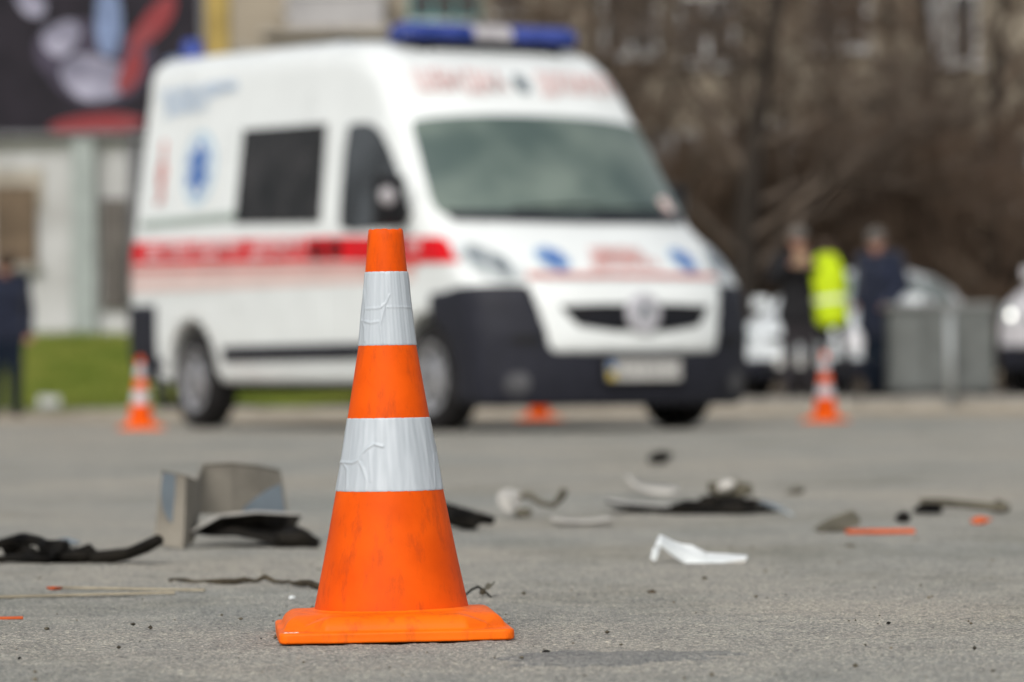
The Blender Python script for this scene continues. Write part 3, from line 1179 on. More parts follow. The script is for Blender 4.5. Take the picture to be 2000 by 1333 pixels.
ws = SH.patch('windscreen', [(.93, 1.40), (.86, 1.365), (.5, 1.35), (0, 1.345), (-.5, 1.35), (-.86, 1.365), (-.93, 1.40), (-.90, 1.65), (-.865, 1.97), (-.84, 2.015), (-.5, 2.045), (0, 2.055), (.5, 2.045), (.84, 2.015), (.865, 1.97), (.90, 1.65)], 'front', .012, M_GLASS, amb, rnd=1)
SH.patch('cowl', [(.88, 1.40), (.5, 1.385), (0, 1.38), (-.5, 1.385), (-.88, 1.40), (-.86, 1.335), (0, 1.315), (.86, 1.335)], 'front', .02, M_CHAR, amb, rnd=0)
for (z0, z1, a0, a1) in ((1.385, 1.46, .5, -.15), (1.385, 1.45, -.1, -.72)):
    n_ = 8
    pp = []
    for i in range(n_ + 1):
        t = i / n_
        p, n, dv = SH.hit('front', a0 + (a1 - a0) * t, z0 + (z1 - z0) * t * (1 - .5 * t))
        pp.append(p + n * .03)
    MB().tube(pp, .009, 6).build('wiper', M_BLACK, amb, smooth=True)
SH.patch('dash_paper', [(-.72, 1.40), (-.83, 1.41), (-.81, 1.52), (-.71, 1.50)], 'front', .016, M_PINK, ws, rnd=0, skirt=.005)
# bonnet, its emblems and lettering
SH.patch('bonnet', [(.62, .965), (-.62, .965), (-.70, 1.12), (-.74, 1.30), (0, 1.315), (.74, 1.30), (.70, 1.12)], 'front', .008, M_VWHITE, amb, rnd=1)
SH.patch('red_line', [(.70, .945), (-.70, .945), (-.69, .972), (.69, .972)], 'front', .0405, M_REDL, amb, rnd=0, skirt=.01)
for a in (.46, -.52):
    e_ = SH.patch('star_emblem', disc_outline(a, 1.075, .105, .085, 20), 'front', .015, M_BLUEL, amb, rnd=0, skirt=.008)
    for q in range(3):
        an = q * math.pi / 3
        dx, dz = math.sin(an), math.cos(an)
        w = .022
        SH.patch('star_arm', [(a + dx * .085 - dz * w, 1.075 + dz * .075 + dx * w), (a + dx * .085 + dz * w, 1.075 + dz * .075 - dx * w), (a - dx * .085 + dz * w, 1.075 - dz * .075 - dx * w), (a - dx * .085 - dz * w, 1.075 - dz * .075 + dx * w)], 'front', .021 + q * .002, M_BLUEV, e_, rnd=0, skirt=.006)
SH.text('bonnet_lettering', 'ШВИДКА', 'front', -.03, 1.115, .085, .017, M_TXTR, amb)
SH.text('bonnet_lettering', 'ДОПОМОГА', 'front', -.03, 1.045, .085, .017, M_TXTR, amb)
# roof front lettering and emblem
SH.text('roof_lettering', 'ШВИДКА', 'front', .42, 2.275, .2, .016, M_TXTRP, amb, sx=.72)
SH.text('roof_lettering', 'ДОПОМОГА', 'front', -.475, 2.275, .2, .016, M_TXTRP, amb, sx=.54)
SH.patch('roof_emblem', disc_outline(-.02, 2.275, .06, .07, 14), 'front', .015, M_HEADD, amb, rnd=0, skirt=.01)
# side: doors, windows, stripe, lettering
def arch_clip(u0, u1, n=7):
    return []


fd = SH.patch('front_door', [(1.42, .40), (2.2, .40), (2.22, 1.3), (2.16, 2.07), (1.66, 2.06), (1.1, 1.42), (1.05, 1.25), (1.1, .80), (1.32, .62)], 'right', .006, M_VWHITE, amb, rnd=0)
sdr = SH.patch('sliding_door', [(2.29, .40), (3.72, .40), (3.72, 2.14), (2.29, 2.12)], 'right', .006, M_VWHITE, amb, rnd=0)
SH.patch('window', [(1.09, 1.315), (1.5, 1.31), (2.04, 1.31), (2.10, 1.41), (2.09, 2.0), (2.0, 2.03), (1.74, 2.015), (1.55, 1.91), (1.22, 1.55)], 'right', .014, M_SIDEG, fd, rnd=1)
SH.patch('window', [(2.37, 1.385), (3.66, 1.43), (3.64, 2.085), (2.39, 2.05)], 'right', .014, M_TINT, sdr, rnd=0)
for par, u in ((fd, 2.11), (sdr, 2.37)):
    SH.patch('handle', [(u - .07, 1.15), (u + .07, 1.15), (u + .07, 1.25), (u - .07, 1.25)], 'right', .03, M_BLACK, par, rnd=1)
SH.patch('rear_quarter_panel', [(3.79, .95), (5.3, .95), (5.26, 2.13), (3.79, 2.13)], 'right', .005, M_VWHITE, amb, rnd=0)
SH.patch('door_rail', [(3.66, 1.455), (5.2, 1.455), (5.2, 1.51), (3.66, 1.51)], 'right', .02, M_RAIL, amb, rnd=0)
st = SH.patch('red_stripe', [(5.38, 1.20), (5.38, 1.36), (2.2, 1.285), (.78, 1.23), (.62, 1.15), (.54, 1.06), (2.2, 1.125)], 'right', .011, M_RED, amb, rnd=0, skirt=.004)
SH.patch('faded_stripe', [(5.38, 1.12), (5.38, 1.18), (2.2, 1.105), (1.0, 1.075), (1.02, 1.035), (2.2, 1.06)], 'right', .010, M_REDL, amb, rnd=0, skirt=.004)
SH.patch('pale_stripe', [(5.38, .99), (5.38, 1.10), (2.2, 1.05), (1.05, 1.025), (1.05, .96), (2.2, .965)], 'right', .010, M_PINK, amb, rnd=0, skirt=.004)
SH.text('stripe_lettering', 'ЕКСТРЕНА МЕДИЧНА', 'right', 4.30, 1.262, .155, .018, M_TXTW, st, sx=.93)
SH.text('stripe_lettering', 'ДОПОМОГА', 'right', 2.95, 1.232, .15, .018, M_TXTW, st, sx=.93)
SH.text('stripe_lettering', '103', 'right', 1.05, 1.175, .12, .018, M_TXTW, st)
for k, ch in enumerate('103'):
    SH.text('number_lettering', ch, 'right', 4.93, 1.99 - k * .15, .22, .012, M_TXTR, amb, sx=1.3, bold=.035)
ov = SH.patch('star_oval', disc_outline(4.31, 1.85, .26, .265, 28), 'right', .010, M_BLUEL, amb, rnd=0, skirt=.004)
SH.patch('oval_ring', disc_outline(4.31, 1.85, .21, .22, 28), 'right', .013, mat('oval_white', (.62, .68, .72), .4, .05, 4), ov, rnd=0, skirt=.003)
for q in range(3):
    an = q * math.pi / 3
    dx, dz = math.sin(an), math.cos(an)
    w = .05
    SH.patch('star_arm', [(4.31 + dx * .17 - dz * w, 1.85 + dz * .19 + dx * w), (4.31 + dx * .17 + dz * w, 1.85 + dz * .19 - dx * w), (4.31 - dx * .17 + dz * w, 1.85 - dz * .19 - dx * w), (4.31 - dx * .17 - dz * w, 1.85 - dz * .19 + dx * w)], 'right', .016 + .002 * q, M_BLUEV, ov, rnd=0, skirt=.004)
SH.text('roof_side_lettering', 'ЕКСТРЕНА МЕДИЧНА', 'right', 4.42, 2.40, .115, .010, M_TXTB, amb)
SH.text('roof_side_lettering', 'ДОПОМОГА', 'right', 4.62, 2.30, .115, .010, M_TXTB, amb)
SH.patch('side_trim', [(1.45, .47), (3.83, .47), (3.83, .575), (1.45, .575)], 'right', .022, M_CHAR, amb, rnd=0)
SH.patch('window', [(1.17, 1.325), (1.55, 1.32), (2.02, 1.32), (2.08, 1.42), (2.07, 1.99), (1.98, 2.015), (1.76, 2.0), (1.6, 1.9), (1.3, 1.55)], 'left', .012, M_SIDEG, amb, rnd=1)
SH.patch('red_stripe', [(5.38, 1.20), (5.38, 1.36), (2.2, 1.285), (.93, 1.245), (.78, 1.09), (2.2, 1.125)], 'left', .009, M_RED, amb, rnd=0, skirt=.004)
# mirrors
for s in (1, -1):
    mr = MB().box((0, 0, 0), (.20, .13, .34)).build('mirror', M_BLACK, amb, bevel=.04)
    mr.location = (-s * 1.17, 1.12, 1.47) if s > 0 else (1.07, 1.3, 1.45)
    if s < 0:
        mr.rotation_euler = (0, 0, R(-72))      # far mirror folded back against the door
    MB().box((s * .08, .02, -.08), (.2, .05, .06)).build('mirror_arm', M_BLACK, mr, bevel=.015)
    MB().box((0, .067, .01), (.16, .006, .28)).build('mirror_glass', M_SILV, mr)
    MB().lathe([(.06, 0), (.058, -.012), (.03, -.02)], 18, c=(-.045, -.062, .03), axis='y').build('pale_disc', M_LENSW, mr, smooth=True)  # pale disc on the front of the mirror housing
# roof light bar
lb = MB().box((0, 0, 0), (1.30, .26, .03)).build('light_bar', M_CHAR, amb, bevel=.012)
p_, n_, dv_ = SH.hit('top', 0, 1.92)
lb.location = (.0, 1.92, p_.z + .035)
for x0, x1, m_ in ((-.66, -.15, M_LENSB), (-.145, .145, M_LENSW), (.15, .66, M_LENSB)):
    n = 10
    prof2 = [(-.14, .0), (-.145, .045), (-.12, .09), (-.06, .112), (.06, .112), (.12, .09), (.145, .045), (.14, .0)]
    o = MB()
    xs_ = [x0, x0 + .03, x1 - .03, x1]
    sc_ = [.86 if m_ is M_LENSB and x0 < -.5 else 1, 1, 1, .86 if m_ is M_LENSB and x0 > 0 else 1]
    vs = [(x, y * c, .016 + z * c) for x, c in zip(xs_, sc_) for y, z in prof2]
    fs = [(i * 8 + k, i * 8 + (k + 1) % 8, (i + 1) * 8 + (k + 1) % 8, (i + 1) * 8 + k) for i in range(3) for k in range(8)]
    fs += [tuple(range(7, -1, -1)), tuple(24 + k for k in range(8))]
    o.add(vs, fs)
    o.build('lens_blue' if m_ is M_LENSB else 'lens_clear', m_, lb, bevel=.006)
for s in (-1, 1):
    MB().box((s * .5, 0, -.045), (.07, .2, .08)).build('foot', M_BLACK, lb)
# rear beacon and vent on the roof
p_, n_, dv_ = SH.hit('top', .62, 5.12)
bc = MB().lathe([(.10, 0), (.10, .03), (.085, .04), (.085, .11), (.06, .145), (.01, .15)], 20).build('rear_beacon', M_LENSB, amb, smooth=True)
bc.location = p_
p_, n_, dv_ = SH.hit('top', .42, 3.1)
vt = MB().lathe([(.09, -.02), (.09, .03), (.05, .06), (.012, .07)], 16).build('roof_vent', M_BLACK, amb, smooth=True)
vt.location = p_
for s in (1, -1):
    SH.patch('mud_flap', [(4.84, .14), (4.98, .14), (4.98, .5), (4.84, .5)], 'right' if s > 0 else 'left', .0, M_CHAR, amb, rnd=0)
# wheels, underbody
for u in (.948, 4.40):
    wheel(amb, u, .885, .345, .225, -1, .225)
    wheel(amb, u, -.885, .345, .225, 1, .225)
ub = MB().box((0, 2.75, .33), (1.3, 4.6, .16)).box((0, .95, .3), (1.5, .12, .12)).box((0, 4.4, .34), (1.5, .13, .13)).box((.2, 2.6, .25), (.12, 2.4, .1))
ub.build('underbody', M_UNDER, amb)

# ------------------------------------------------------------------ cars on the right
M_CARG = mat('car_glass', (0.2, 0.25, 0.25), 0.1, 0.2, 2, color2=(0.3, 0.35, 0.35), spec=.5)  # reflected sky is put into the grey-teal base colour
M_CARW = mat('car_white_paint', (0.6, 0.63, 0.64), 0.3, 0.03, 3, coat=.6)
M_CARP = mat('car_pearl_paint', (0.5, 0.48, 0.49), 0.3, 0.03, 3, coat=.6)
M_LIT = bpy.data.materials.new('lit_headlamp')
M_LIT.use_nodes = True
b_ = M_LIT.node_tree.nodes['Principled BSDF']
b_.inputs['Base Color'].default_value = (.8, .8, .78, 1)
b_.inputs['Roughness'].default_value = .2
b_.inputs['Emission Color'].default_value = (1, .97, .88, 1)
b_.inputs['Emission Strength'].default_value = 4.0
nz_ = M_LIT.node_tree.nodes.new('ShaderNodeTexNoise')
nz_.inputs['Scale'].default_value = 30
rm_ = M_LIT.node_tree.nodes.new('ShaderNodeMapRange')
rm_.inputs['To Min'].default_value = 2.2
rm_.inputs['To Max'].default_value = 4.0
M_LIT.node_tree.links.new(nz_.outputs['Fac'], rm_.inputs[0])
M_LIT.node_tree.links.new(rm_.outputs[0], b_.inputs['Emission Strength'])


def car(name, label, loc, rz, paint, hh, lit):
    """A hatchback (about 4 m long); hh stretches it upwards for a crossover."""
    c = empty(name, loc, rz)
    tag(c, label, 'car')
    H = 1.48 * hh
    P = [(0.02, .24), (0, .45), (.03, .68), (.12, .80), (.5, .92), (.95, 1.02), (1.25, 1.2), (1.6, 1.38), (1.95, 1.46), (2.5, 1.475), (3.1, 1.43), (3.6, 1.30), (3.85, 1.08), (3.98, .9), (4.0, .5), (3.95, .28), (3.4, .22), (.6, .22)]
    P = [(u, z * hh) for u, z in P]
    Wd = [(.1, .78), (.3 * hh, .83), (.6 * hh, .86), (.92 * hh, .85), (1.0 * hh, .82), (1.2 * hh, .72), (1.45 * hh, .60), (1.6 * hh, .56)]
    rd = [(0, .05), (.7 * hh, .10), (1.1 * hh, .10), (1.4 * hh, .16), (2, .16)]
    S = Shell(P, Wd, .86, .28, (.6, 1.9), rd, 4.0, H, .03, [(.78, .31 * hh, .36 * hh, .5), (3.25, .31 * hh, .36 * hh, .5)], tail=.15, tail_u=(3.2, 3.9), z0=.15)
    S.body('body', paint, c)
    S.region('front_bumper', M_CHAR, c, .012, np.maximum(np.maximum(S.Z - .44 * hh, .2 - S.Z), S.Y - .55))
    S.patch('windscreen', [(.66, 1.06 * hh), (0, 1.05 * hh), (-.66, 1.06 * hh), (-.53, 1.36 * hh), (0, 1.385 * hh), (.53, 1.36 * hh)], 'front', .01, M_CARG, c)
    S.patch('grille', [(.42, .70 * hh), (-.42, .70 * hh), (-.36, .60 * hh), (.36, .60 * hh)], 'front', .012, M_BLACK, c)
    S.patch('lower_grille', [(.5, .42 * hh), (-.5, .42 * hh), (-.42, .29 * hh), (.42, .29 * hh)], 'front', .022, M_BLACK, c)
    for s in (1, -1):
        h_ = S.patch('headlamp', [(s * .50, .63 * hh), (s * .54, .74 * hh), (s * .72, .80 * hh), (s * .79, .76 * hh), (s * .74, .64 * hh)], 'front', .012, M_HEADL, c)
        S.patch('bulb', disc_outline(s * .62, .695 * hh, .036, .036, 14), 'front', .02, M_LIT if lit else M_HEADD, h_, rnd=0, skirt=.01)
        sd_ = 'right' if s > 0 else 'left'
        S.patch('window', [(1.45, 1.05 * hh), (2.35, 1.07 * hh), (2.35, 1.37 * hh), (1.98, 1.36 * hh), (1.72, 1.25 * hh)], sd_, .01, M_CARG, c)
        S.patch('window', [(2.43, 1.07 * hh), (3.35, 1.10 * hh), (3.2, 1.28 * hh), (2.9, 1.36 * hh), (2.43, 1.37 * hh)], sd_, .01, M_CARG, c)
        S.patch('handle', [(2.2, .92 * hh), (2.34, .92 * hh), (2.34, .95 * hh), (2.2, .95 * hh)], sd_, .02, paint, c, rnd=0)
        m_ = MB().box((0, 0, 0), (.2, .1, .14)).build('mirror', paint, c, bevel=.03)
        m_.location = (-s * .93, 1.32, 1.08 * hh)
        S.patch('tail_lamp', [(3.78, .78 * hh), (3.9, .78 * hh), (3.88, 1.0 * hh), (3.78, 1.02 * hh)], sd_, .008, M_RED, c, rnd=0)
        for u in (.78, 3.25):
            wheel(c, u, s * .76, .31 * hh, .2, -s, .2 * hh)
    pl = MB().box((0, -.02, .40 * hh), (.52, .03, .12)).build('number_plate', M_PLATE, c)
    MB().box((0, 2, .27 * hh), (1.1, 3.4, .12)).build('underbody', M_UNDER, c)
    return c


p_ = at(1560, 700, 42.6)
car('hatchback', 'white hatchback parked behind the standing people', (p_.x, 42.6, PZ), R(-24), M_CARW, 1.0, False)
p_ = at(2066, 700, 41.5)
car('crossover', 'white crossover with bright headlamps cut by the right edge', (p_.x, 41.5, PZ), R(-33), M_CARP, 1.27, True)

# ================================================================== TRAFFIC CONES
M_ORANGE = mat('orange_cone_plastic', (0.68, 0.075, 0.001), 0.55, 0.06, 16, color2=(0.76, 0.093, 0.002), spec=.1, bump=0.00025, bscale=240, sub=.0)
M_BASE = mat('orange_base_plastic', (0.84, 0.138, 0.002), 0.5, 0.08, 18, spec=.15, bump=0.0003, bscale=200)
M_BAND = mat('reflective_sleeve', (0.42, 0.46, 0.49), 0.36, 0.04, 14, color2=(0.47, 0.51, 0.54), stretch=(6, 6, .2), detail=2, spec=.4)
M_SCUFF = mat('pale_scuff', (0.7, 0.5, 0.4), 0.8, 0.2, 60)


def worn(m):
    """Scratches and grubby marks rubbed into the plastic (they have shapes of their own)."""
    n, l = m.node_tree.nodes, m.node_tree.links
    b = n['Principled BSDF']
    src = b.inputs['Base Color'].links[0].from_socket
    tc = n.new('ShaderNodeTexCoord')
    mp = n.new('ShaderNodeMapping')
    mp.inputs['Scale'].default_value = (1.6, 1.6, .45)
    l.new(tc.outputs['Object'], mp.inputs[0])
    nz = n.new('ShaderNodeTexNoise')
    nz.inputs['Scale'].default_value = 34
    nz.inputs['Detail'].default_value = 8
    nz.inputs['Roughness'].default_value = .72
    l.new(mp.outputs[0], nz.inputs['Vector'])
    cr = n.new('ShaderNodeValToRGB')
    cr.color_ramp.elements[0].position = .51
    cr.color_ramp.elements[0].color = (0, 0, 0, 1)
    cr.color_ramp.elements[1].position = .74
    cr.color_ramp.elements[1].color = (.7, .7, .7, 1)
    l.new(nz.outputs['Fac'], cr.inputs[0])
    mx = n.new('ShaderNodeMix')
    mx.data_type = 'RGBA'
    l.new(cr.outputs[0], mx.inputs[0])
    l.new(src, mx.inputs[6])
    mx.inputs[7].default_value = (.36, .045, .01, 1)
    l.new(mx.outputs[2], b.inputs['Base Color'])


worn(M_ORANGE)
worn(M_BASE)

CZ = [.031, .053, .095, .138, .182, .227, .272, .318, .363, .409, .455, .50, .51]
CR = [.0972, .0925, .0836, .0752, .0668, .0590, .0513, .0436, .0362, .0312, .0264, .0226, .0222]


def cone_r(z):
    return float(np.interp(z, CZ, CR))


def px_to_cone(px, py):
    cx = 755.5 + (py - 445) * .0162
    return (px - cx) / 1556.0, .315 + (743 - py) / 1556.0


WRINK = [  # (polyline in photograph pixels, height of the ridge, half width)
    ([(714, 597), (743, 595), (754, 587), (761, 570)], .0011, .0016), ([(756, 594), (806, 595)], .0009, .0012), ([(713, 560), (715, 597), (713, 616)], .0009, .0014),
    ([(709, 619), (724, 624), (741, 622)], .0012, .0018), ([(752, 592), (748, 609), (742, 632), (747, 664)], .0009, .002), ([(709, 621), (714, 635), (714, 660)], .0009, .0016), ([(757, 530), (758, 575)], .0005, .003),
    ([(664, 894), (689, 895), (701, 889), (708, 876), (718, 866), (729, 859), (746, 864)], .0015, .002), ([(701, 892), (709, 908), (714, 927), (713, 950)], .0012, .002), ([(672, 896), (679, 908), (678, 950)], .001, .0018),
    ([(714, 811), (712, 849), (706, 886)], .0007, .003), ([(854, 880), (858, 905), (863, 949)], .0011, .0018), ([(848, 884), (850, 949)], .0007, .0016), ([(720, 875), (723, 930)], .0006, .0022), ([(828, 812), (838, 949)], .0004, .0025), ([(795, 812), (797, 949)], .0003, .003)]
WR = [([px_to_cone(*p) for p in pl], a, s) for pl, a, s in WRINK]


def ridge(x, z):
    t = 0
    for pl, a, s in WR:
        d = 1e9
        for (x0, z0), (x1, z1) in zip(pl, pl[1:]):
            ex, ez = x1 - x0, z1 - z0
            k = min(max(((x - x0) * ex + (z - z0) * ez) / (ex * ex + ez * ez), 0), 1)
            d = min(d, math.hypot(x - x0 - ex * k, z - z0 - ez * k))
        if d < 3 * s:
            t = max(t, a * .8 * math.exp(-(d / (s * .75)) ** 2))
    return t


def make_cone():
    root = empty('traffic_cone')
    # base: square flange, round plinth and four sloping-ended ribs
    h = .0024
    n = int(.32 / h)
    ax = -.16 + np.arange(n) * h
    az = -.008 + np.arange(int(.064 / h)) * h
    X, Y, Z = np.meshgrid(ax, ax, az, indexing='ij')
    fl = rmax(rmax(np.abs(X) - .1435, np.abs(Y) - .1435, .012), np.maximum(Z - .0135, -Z), .0025)
    rr = np.hypot(X, Y)
    pl = rmax(rr - .133, np.abs(Z - .0085) - .0245, .0235)
    rb = None
    for A, B in ((X, Y), (Y, X)):
        hw = .127 - (Z - .012) * 1.7
        ch = (np.abs(A) - .087 - (.1365 - np.abs(B)) * 1.2) / 1.56
        q = rmax(rmax(np.maximum(np.abs(A) - hw, ch), np.abs(B) - .1365, .001), np.abs(Z - .008) - .0235, .0215)
        rb = q if rb is None else np.minimum(rb, q)
    foot = rr - (.1028 - .2 * Z) + .0006
    ft = np.maximum(foot, Z - .06)
    d = smin(smin(fl, smin(pl, rb, .0008), .002), ft, .006)
    d = np.maximum(d, -Z)
    v, f = surface_nets(d, (-.16, -.16, -.008), h)
    base = link_mesh('base', mesh_np('base', v, f), M_BASE, root)
    # moulded studs / pale scuff marks on the flange corner
    for k in range(3):
        MB().lathe([(.0035, 0), (.0032, .0008), (.001, .0011)], 8, c=(-.1345 + k * .0062, -.1335, .0132)).build('scuff', M_SCUFF, base, smooth=True)
    # conical shell with a moulded ring low down
    o = MB()
    prof = []
    z = .030
    while z < .5055:
        r = cone_r(z)
        if abs(z - .095) < .0007:
            r += .0004
        prof.append((r, z))
        z += .0012 if abs(z - .095) < .004 else .006
    prof += [(.0216, .5075), (.0205, .5085), (.0185, .5087), (.0178, .506), (.0175, .46)]
    NS = 112
    vs, fs = [], []
    for j, (r, z) in enumerate(prof):
        for i in range(NS):
            a = 2 * math.pi * i / NS
            zz = z
            if z > .506:
                zz += .0009 * math.sin(7 * a + 1) * math.sin(3 * a) + random.uniform(-.0004, .0005)
            w = 1 + .004 * math.sin(2 * a + 9 * z)
            vs.append((r * w * math.cos(a), r * w * math.sin(a), zz))
    for j in range(len(prof) - 1):
        for i in range(NS):
            fs.append((j * NS + i, j * NS + (i + 1) % NS, (j + 1) * NS + (i + 1) % NS, (j + 1) * NS + i))
    o.add(vs, fs)
    o.build('body', M_ORANGE, root, smooth=True)
    # wrinkled reflective sleeves
    for z0, z1 in ((.363, .4555), (.1815, .2725)):
        o = MB()
        NS2, NR = 300, 74
        vs, fs = [], []
        for j in range(NR + 1):
            z = z0 + (z1 - z0) * j / NR
            for i in range(NS2):
                a = 2 * math.pi * i / NS2
                r = cone_r(z) * (1 + .004 * math.sin(2 * a + 9 * z)) + .0007
                x, y = r * math.cos(a), r * math.sin(a)
                if y < 0:
                    e = min(1, min(j, NR - j) / 3)
                    r += ridge(x, z) * (.35 + .65 * e)
                else:
                    r += .0006 * max(0, math.sin(5 * a + 60 * z)) ** 6
                # faint flats where the sheet was pressed on
                r += .00022 * math.sin(17 * a + 1.3) + .0001 * math.sin(43 * a + 30 * z)
                if j in (0, NR):
                    r -= .0006
                vs.append((r * math.cos(a), r * math.sin(a), z))
        for j in range(NR):
            for i in range(NS2):
                fs.append((j * NS2 + i, j * NS2 + (i + 1) % NS2, (j + 1) * NS2 + (i + 1) % NS2, (j + 1) * NS2 + i))
        o.add(vs, fs)
        o.build('reflective_sleeve', M_BAND, root, smooth=True)
    return root


cone = make_cone()
p_ = ground(767, 1236)
cone.location = (p_.x * 4.765 / p_.y - .001, 4.765, 0.002)
cone.scale = (.99, .99, .988)
cone.rotation_euler = (0, -R(.42), R(4.5))
GC = 'orange and white traffic cones around the accident'
tag(cone, 'large orange and white traffic cone in focus in the foreground', 'cone', GC)
for px, py, y, rz, lab in ((275, 838, 27.2, .3, 'blurred traffic cone behind the ambulance rear wheel, on the left'),
                           (1612, 816, 28.2, 1.1, 'blurred traffic cone in front of the person in yellow vest'),
                           (1053, 818, 31.6, .7, 'traffic cone seen under the front bumper behind the ambulance')):
    c = copy_tree(cone)
    p = ground(px, py)
    c.location = (p.x * y / p.y, y, 0)
    c.rotation_euler = (0, 0, rz)
    c.scale = (1, 1, 1)
    tag(c, lab, 'cone', GC)

# ================================================================== PEOPLE
M_SKIN = mat('skin', (0.36, 0.19, 0.14), 0.55, 0.12, 14, sub=.05)
M_HAIRG = mat('grey_hair', (0.12, 0.11, 0.1), 0.8, 0.3, 40)
M_HAIRB = mat('brown_hair', (0.05, 0.035, 0.025), 0.8, 0.3, 40)
M_NAVY = mat('navy_wool', (0.012, 0.016, 0.032), 0.85, 0.3, 12, sheen=.2)
M_NAVYT = mat('navy_trousers', (0.008, 0.013, 0.024), 0.9, 0.3, 12)
M_JACKB = mat('black_jacket', (0.014, 0.014, 0.016), 0.75, 0.3, 12)
M_TROUG = mat('charcoal_trousers', (0.03, 0.027, 0.03), 0.85, 0.3, 10)
M_VEST = mat('fluorescent_yellow', (0.42, 0.55, 0.008), 0.7, 0.1, 9)
M_TAPE = mat('reflective_tape', (0.55, 0.58, 0.42), 0.4, 0.1, 9)
M_SHOE = mat('dark_shoe', (0.015, 0.014, 0.013), 0.6, 0.2, 20)
M_EYE = mat('eye', (0.03, 0.02, 0.015), 0.2, 0.1, 20)
M_TAN = mat('tan_card', (0.24, 0.17, 0.105), 0.7, 0.15, 10)
M_PAPER = mat('white_paper', (0.62, 0.62, 0.64), 0.7, 0.06, 10)


def field(prims, h):
    pts = np.array([p[:3] for q in prims for p in (q[0], q[1])], float)
    rm = max(max(q[2], q[3]) for q in prims) + .05
    lo, hi = pts.min(0) - rm, pts.max(0) + rm
    n = np.ceil((hi - lo) / h).astype(int) + 1
    ax = [lo[i] + np.arange(n[i]) * h for i in range(3)]
    d = np.full(n, .2, dtype=np.float64)
    for a, b, ra, rb, mi, k in prims:
        a, b = np.array(a, float), np.array(b, float)
        r = max(ra, rb) + k + .03
        l0, h0 = np.minimum(a, b) - r, np.maximum(a, b) + r
        sl = tuple(slice(max(0, int((l0[i] - lo[i]) / h)), min(n[i], int((h0[i] - lo[i]) / h) + 2)) for i in range(3))
        X, Y, Z = np.meshgrid(*[ax[i][sl[i]] for i in range(3)], indexing='ij', sparse=True)
        e = b - a
        t = np.clip(((X - a[0]) * e[0] + (Y - a[1]) * e[1] + (Z - a[2]) * e[2]) / max(e @ e, 1e-9), 0, 1)
        q = np.sqrt((X - a[0] - e[0] * t) ** 2 + (Y - a[1] - e[1] * t) ** 2 + (Z - a[2] - e[2] * t) ** 2) - (ra + (rb - ra) * t)
        d[sl] = smin(d[sl], q, k)
    return d, lo


def prim_mesh(name, prims, mats, parent, h=.011):
    d, lo = field(prims, h)
    v, f = surface_nets(d, lo, h)
    best = np.full(len(v), 1e9)
    mi = np.zeros(len(v), int)
    for a, b, ra, rb, m, k in prims:
        a, b = np.array(a, float), np.array(b, float)
        e = b - a
        t = np.clip(((v - a) @ e) / max(e @ e, 1e-9), 0, 1)
        q = np.linalg.norm(v - a - t[:, None] * e, axis=1) - (ra + (rb - ra) * t)
        w = q < best
        best[w] = q[w]
        mi[w] = m
    me = mesh_np(name, v, f)
    o = link_mesh(name, me, mats, parent)
    if len(mats) > 1 and len(me.polygons) == len(f):
        me.polygons.foreach_set('material_index', mi[f[:, 0]].astype(np.int32))
    return o


def hand(pr, wrist, elbow, curl_dir, thumb_side, m=1):
    """Palm, four bent fingers of different lengths and a thumb leaving the side of the palm."""
    w, e = Vector(wrist), Vector(elbow)
    d = (w - e).normalized()
    c = Vector(curl_dir).normalized()
    c = (c - d * c.dot(d)).normalized()
    s = d.cross(c).normalized() * thumb_side
    pr.append((w, w + d * .075, .026, .03, m, .02))
    for i, ln in enumerate((.068, .078, .072, .056)):
        o = w + d * .08 + s * (.027 - .018 * i)
        k1 = o + (d * .8 + c * .35) * ln * .5
        k2 = k1 + (d * .35 + c * .85) * ln * .5
        pr.append((o, k1, .0105, .0095, m, .004))
        pr.append((k1, k2, .0095, .008, m, .004))
    t0 = w + d * .03 + s * .028
    t1 = t0 + (s * .7 + d * .6 + c * .3).normalized() * .035
    t2 = t1 + (d * .9 + c * .5).normalized() * .03
    pr.append((t0, t1, .012, .011, m, .006))
    pr.append((t1, t2, .0105, .009, m, .004))


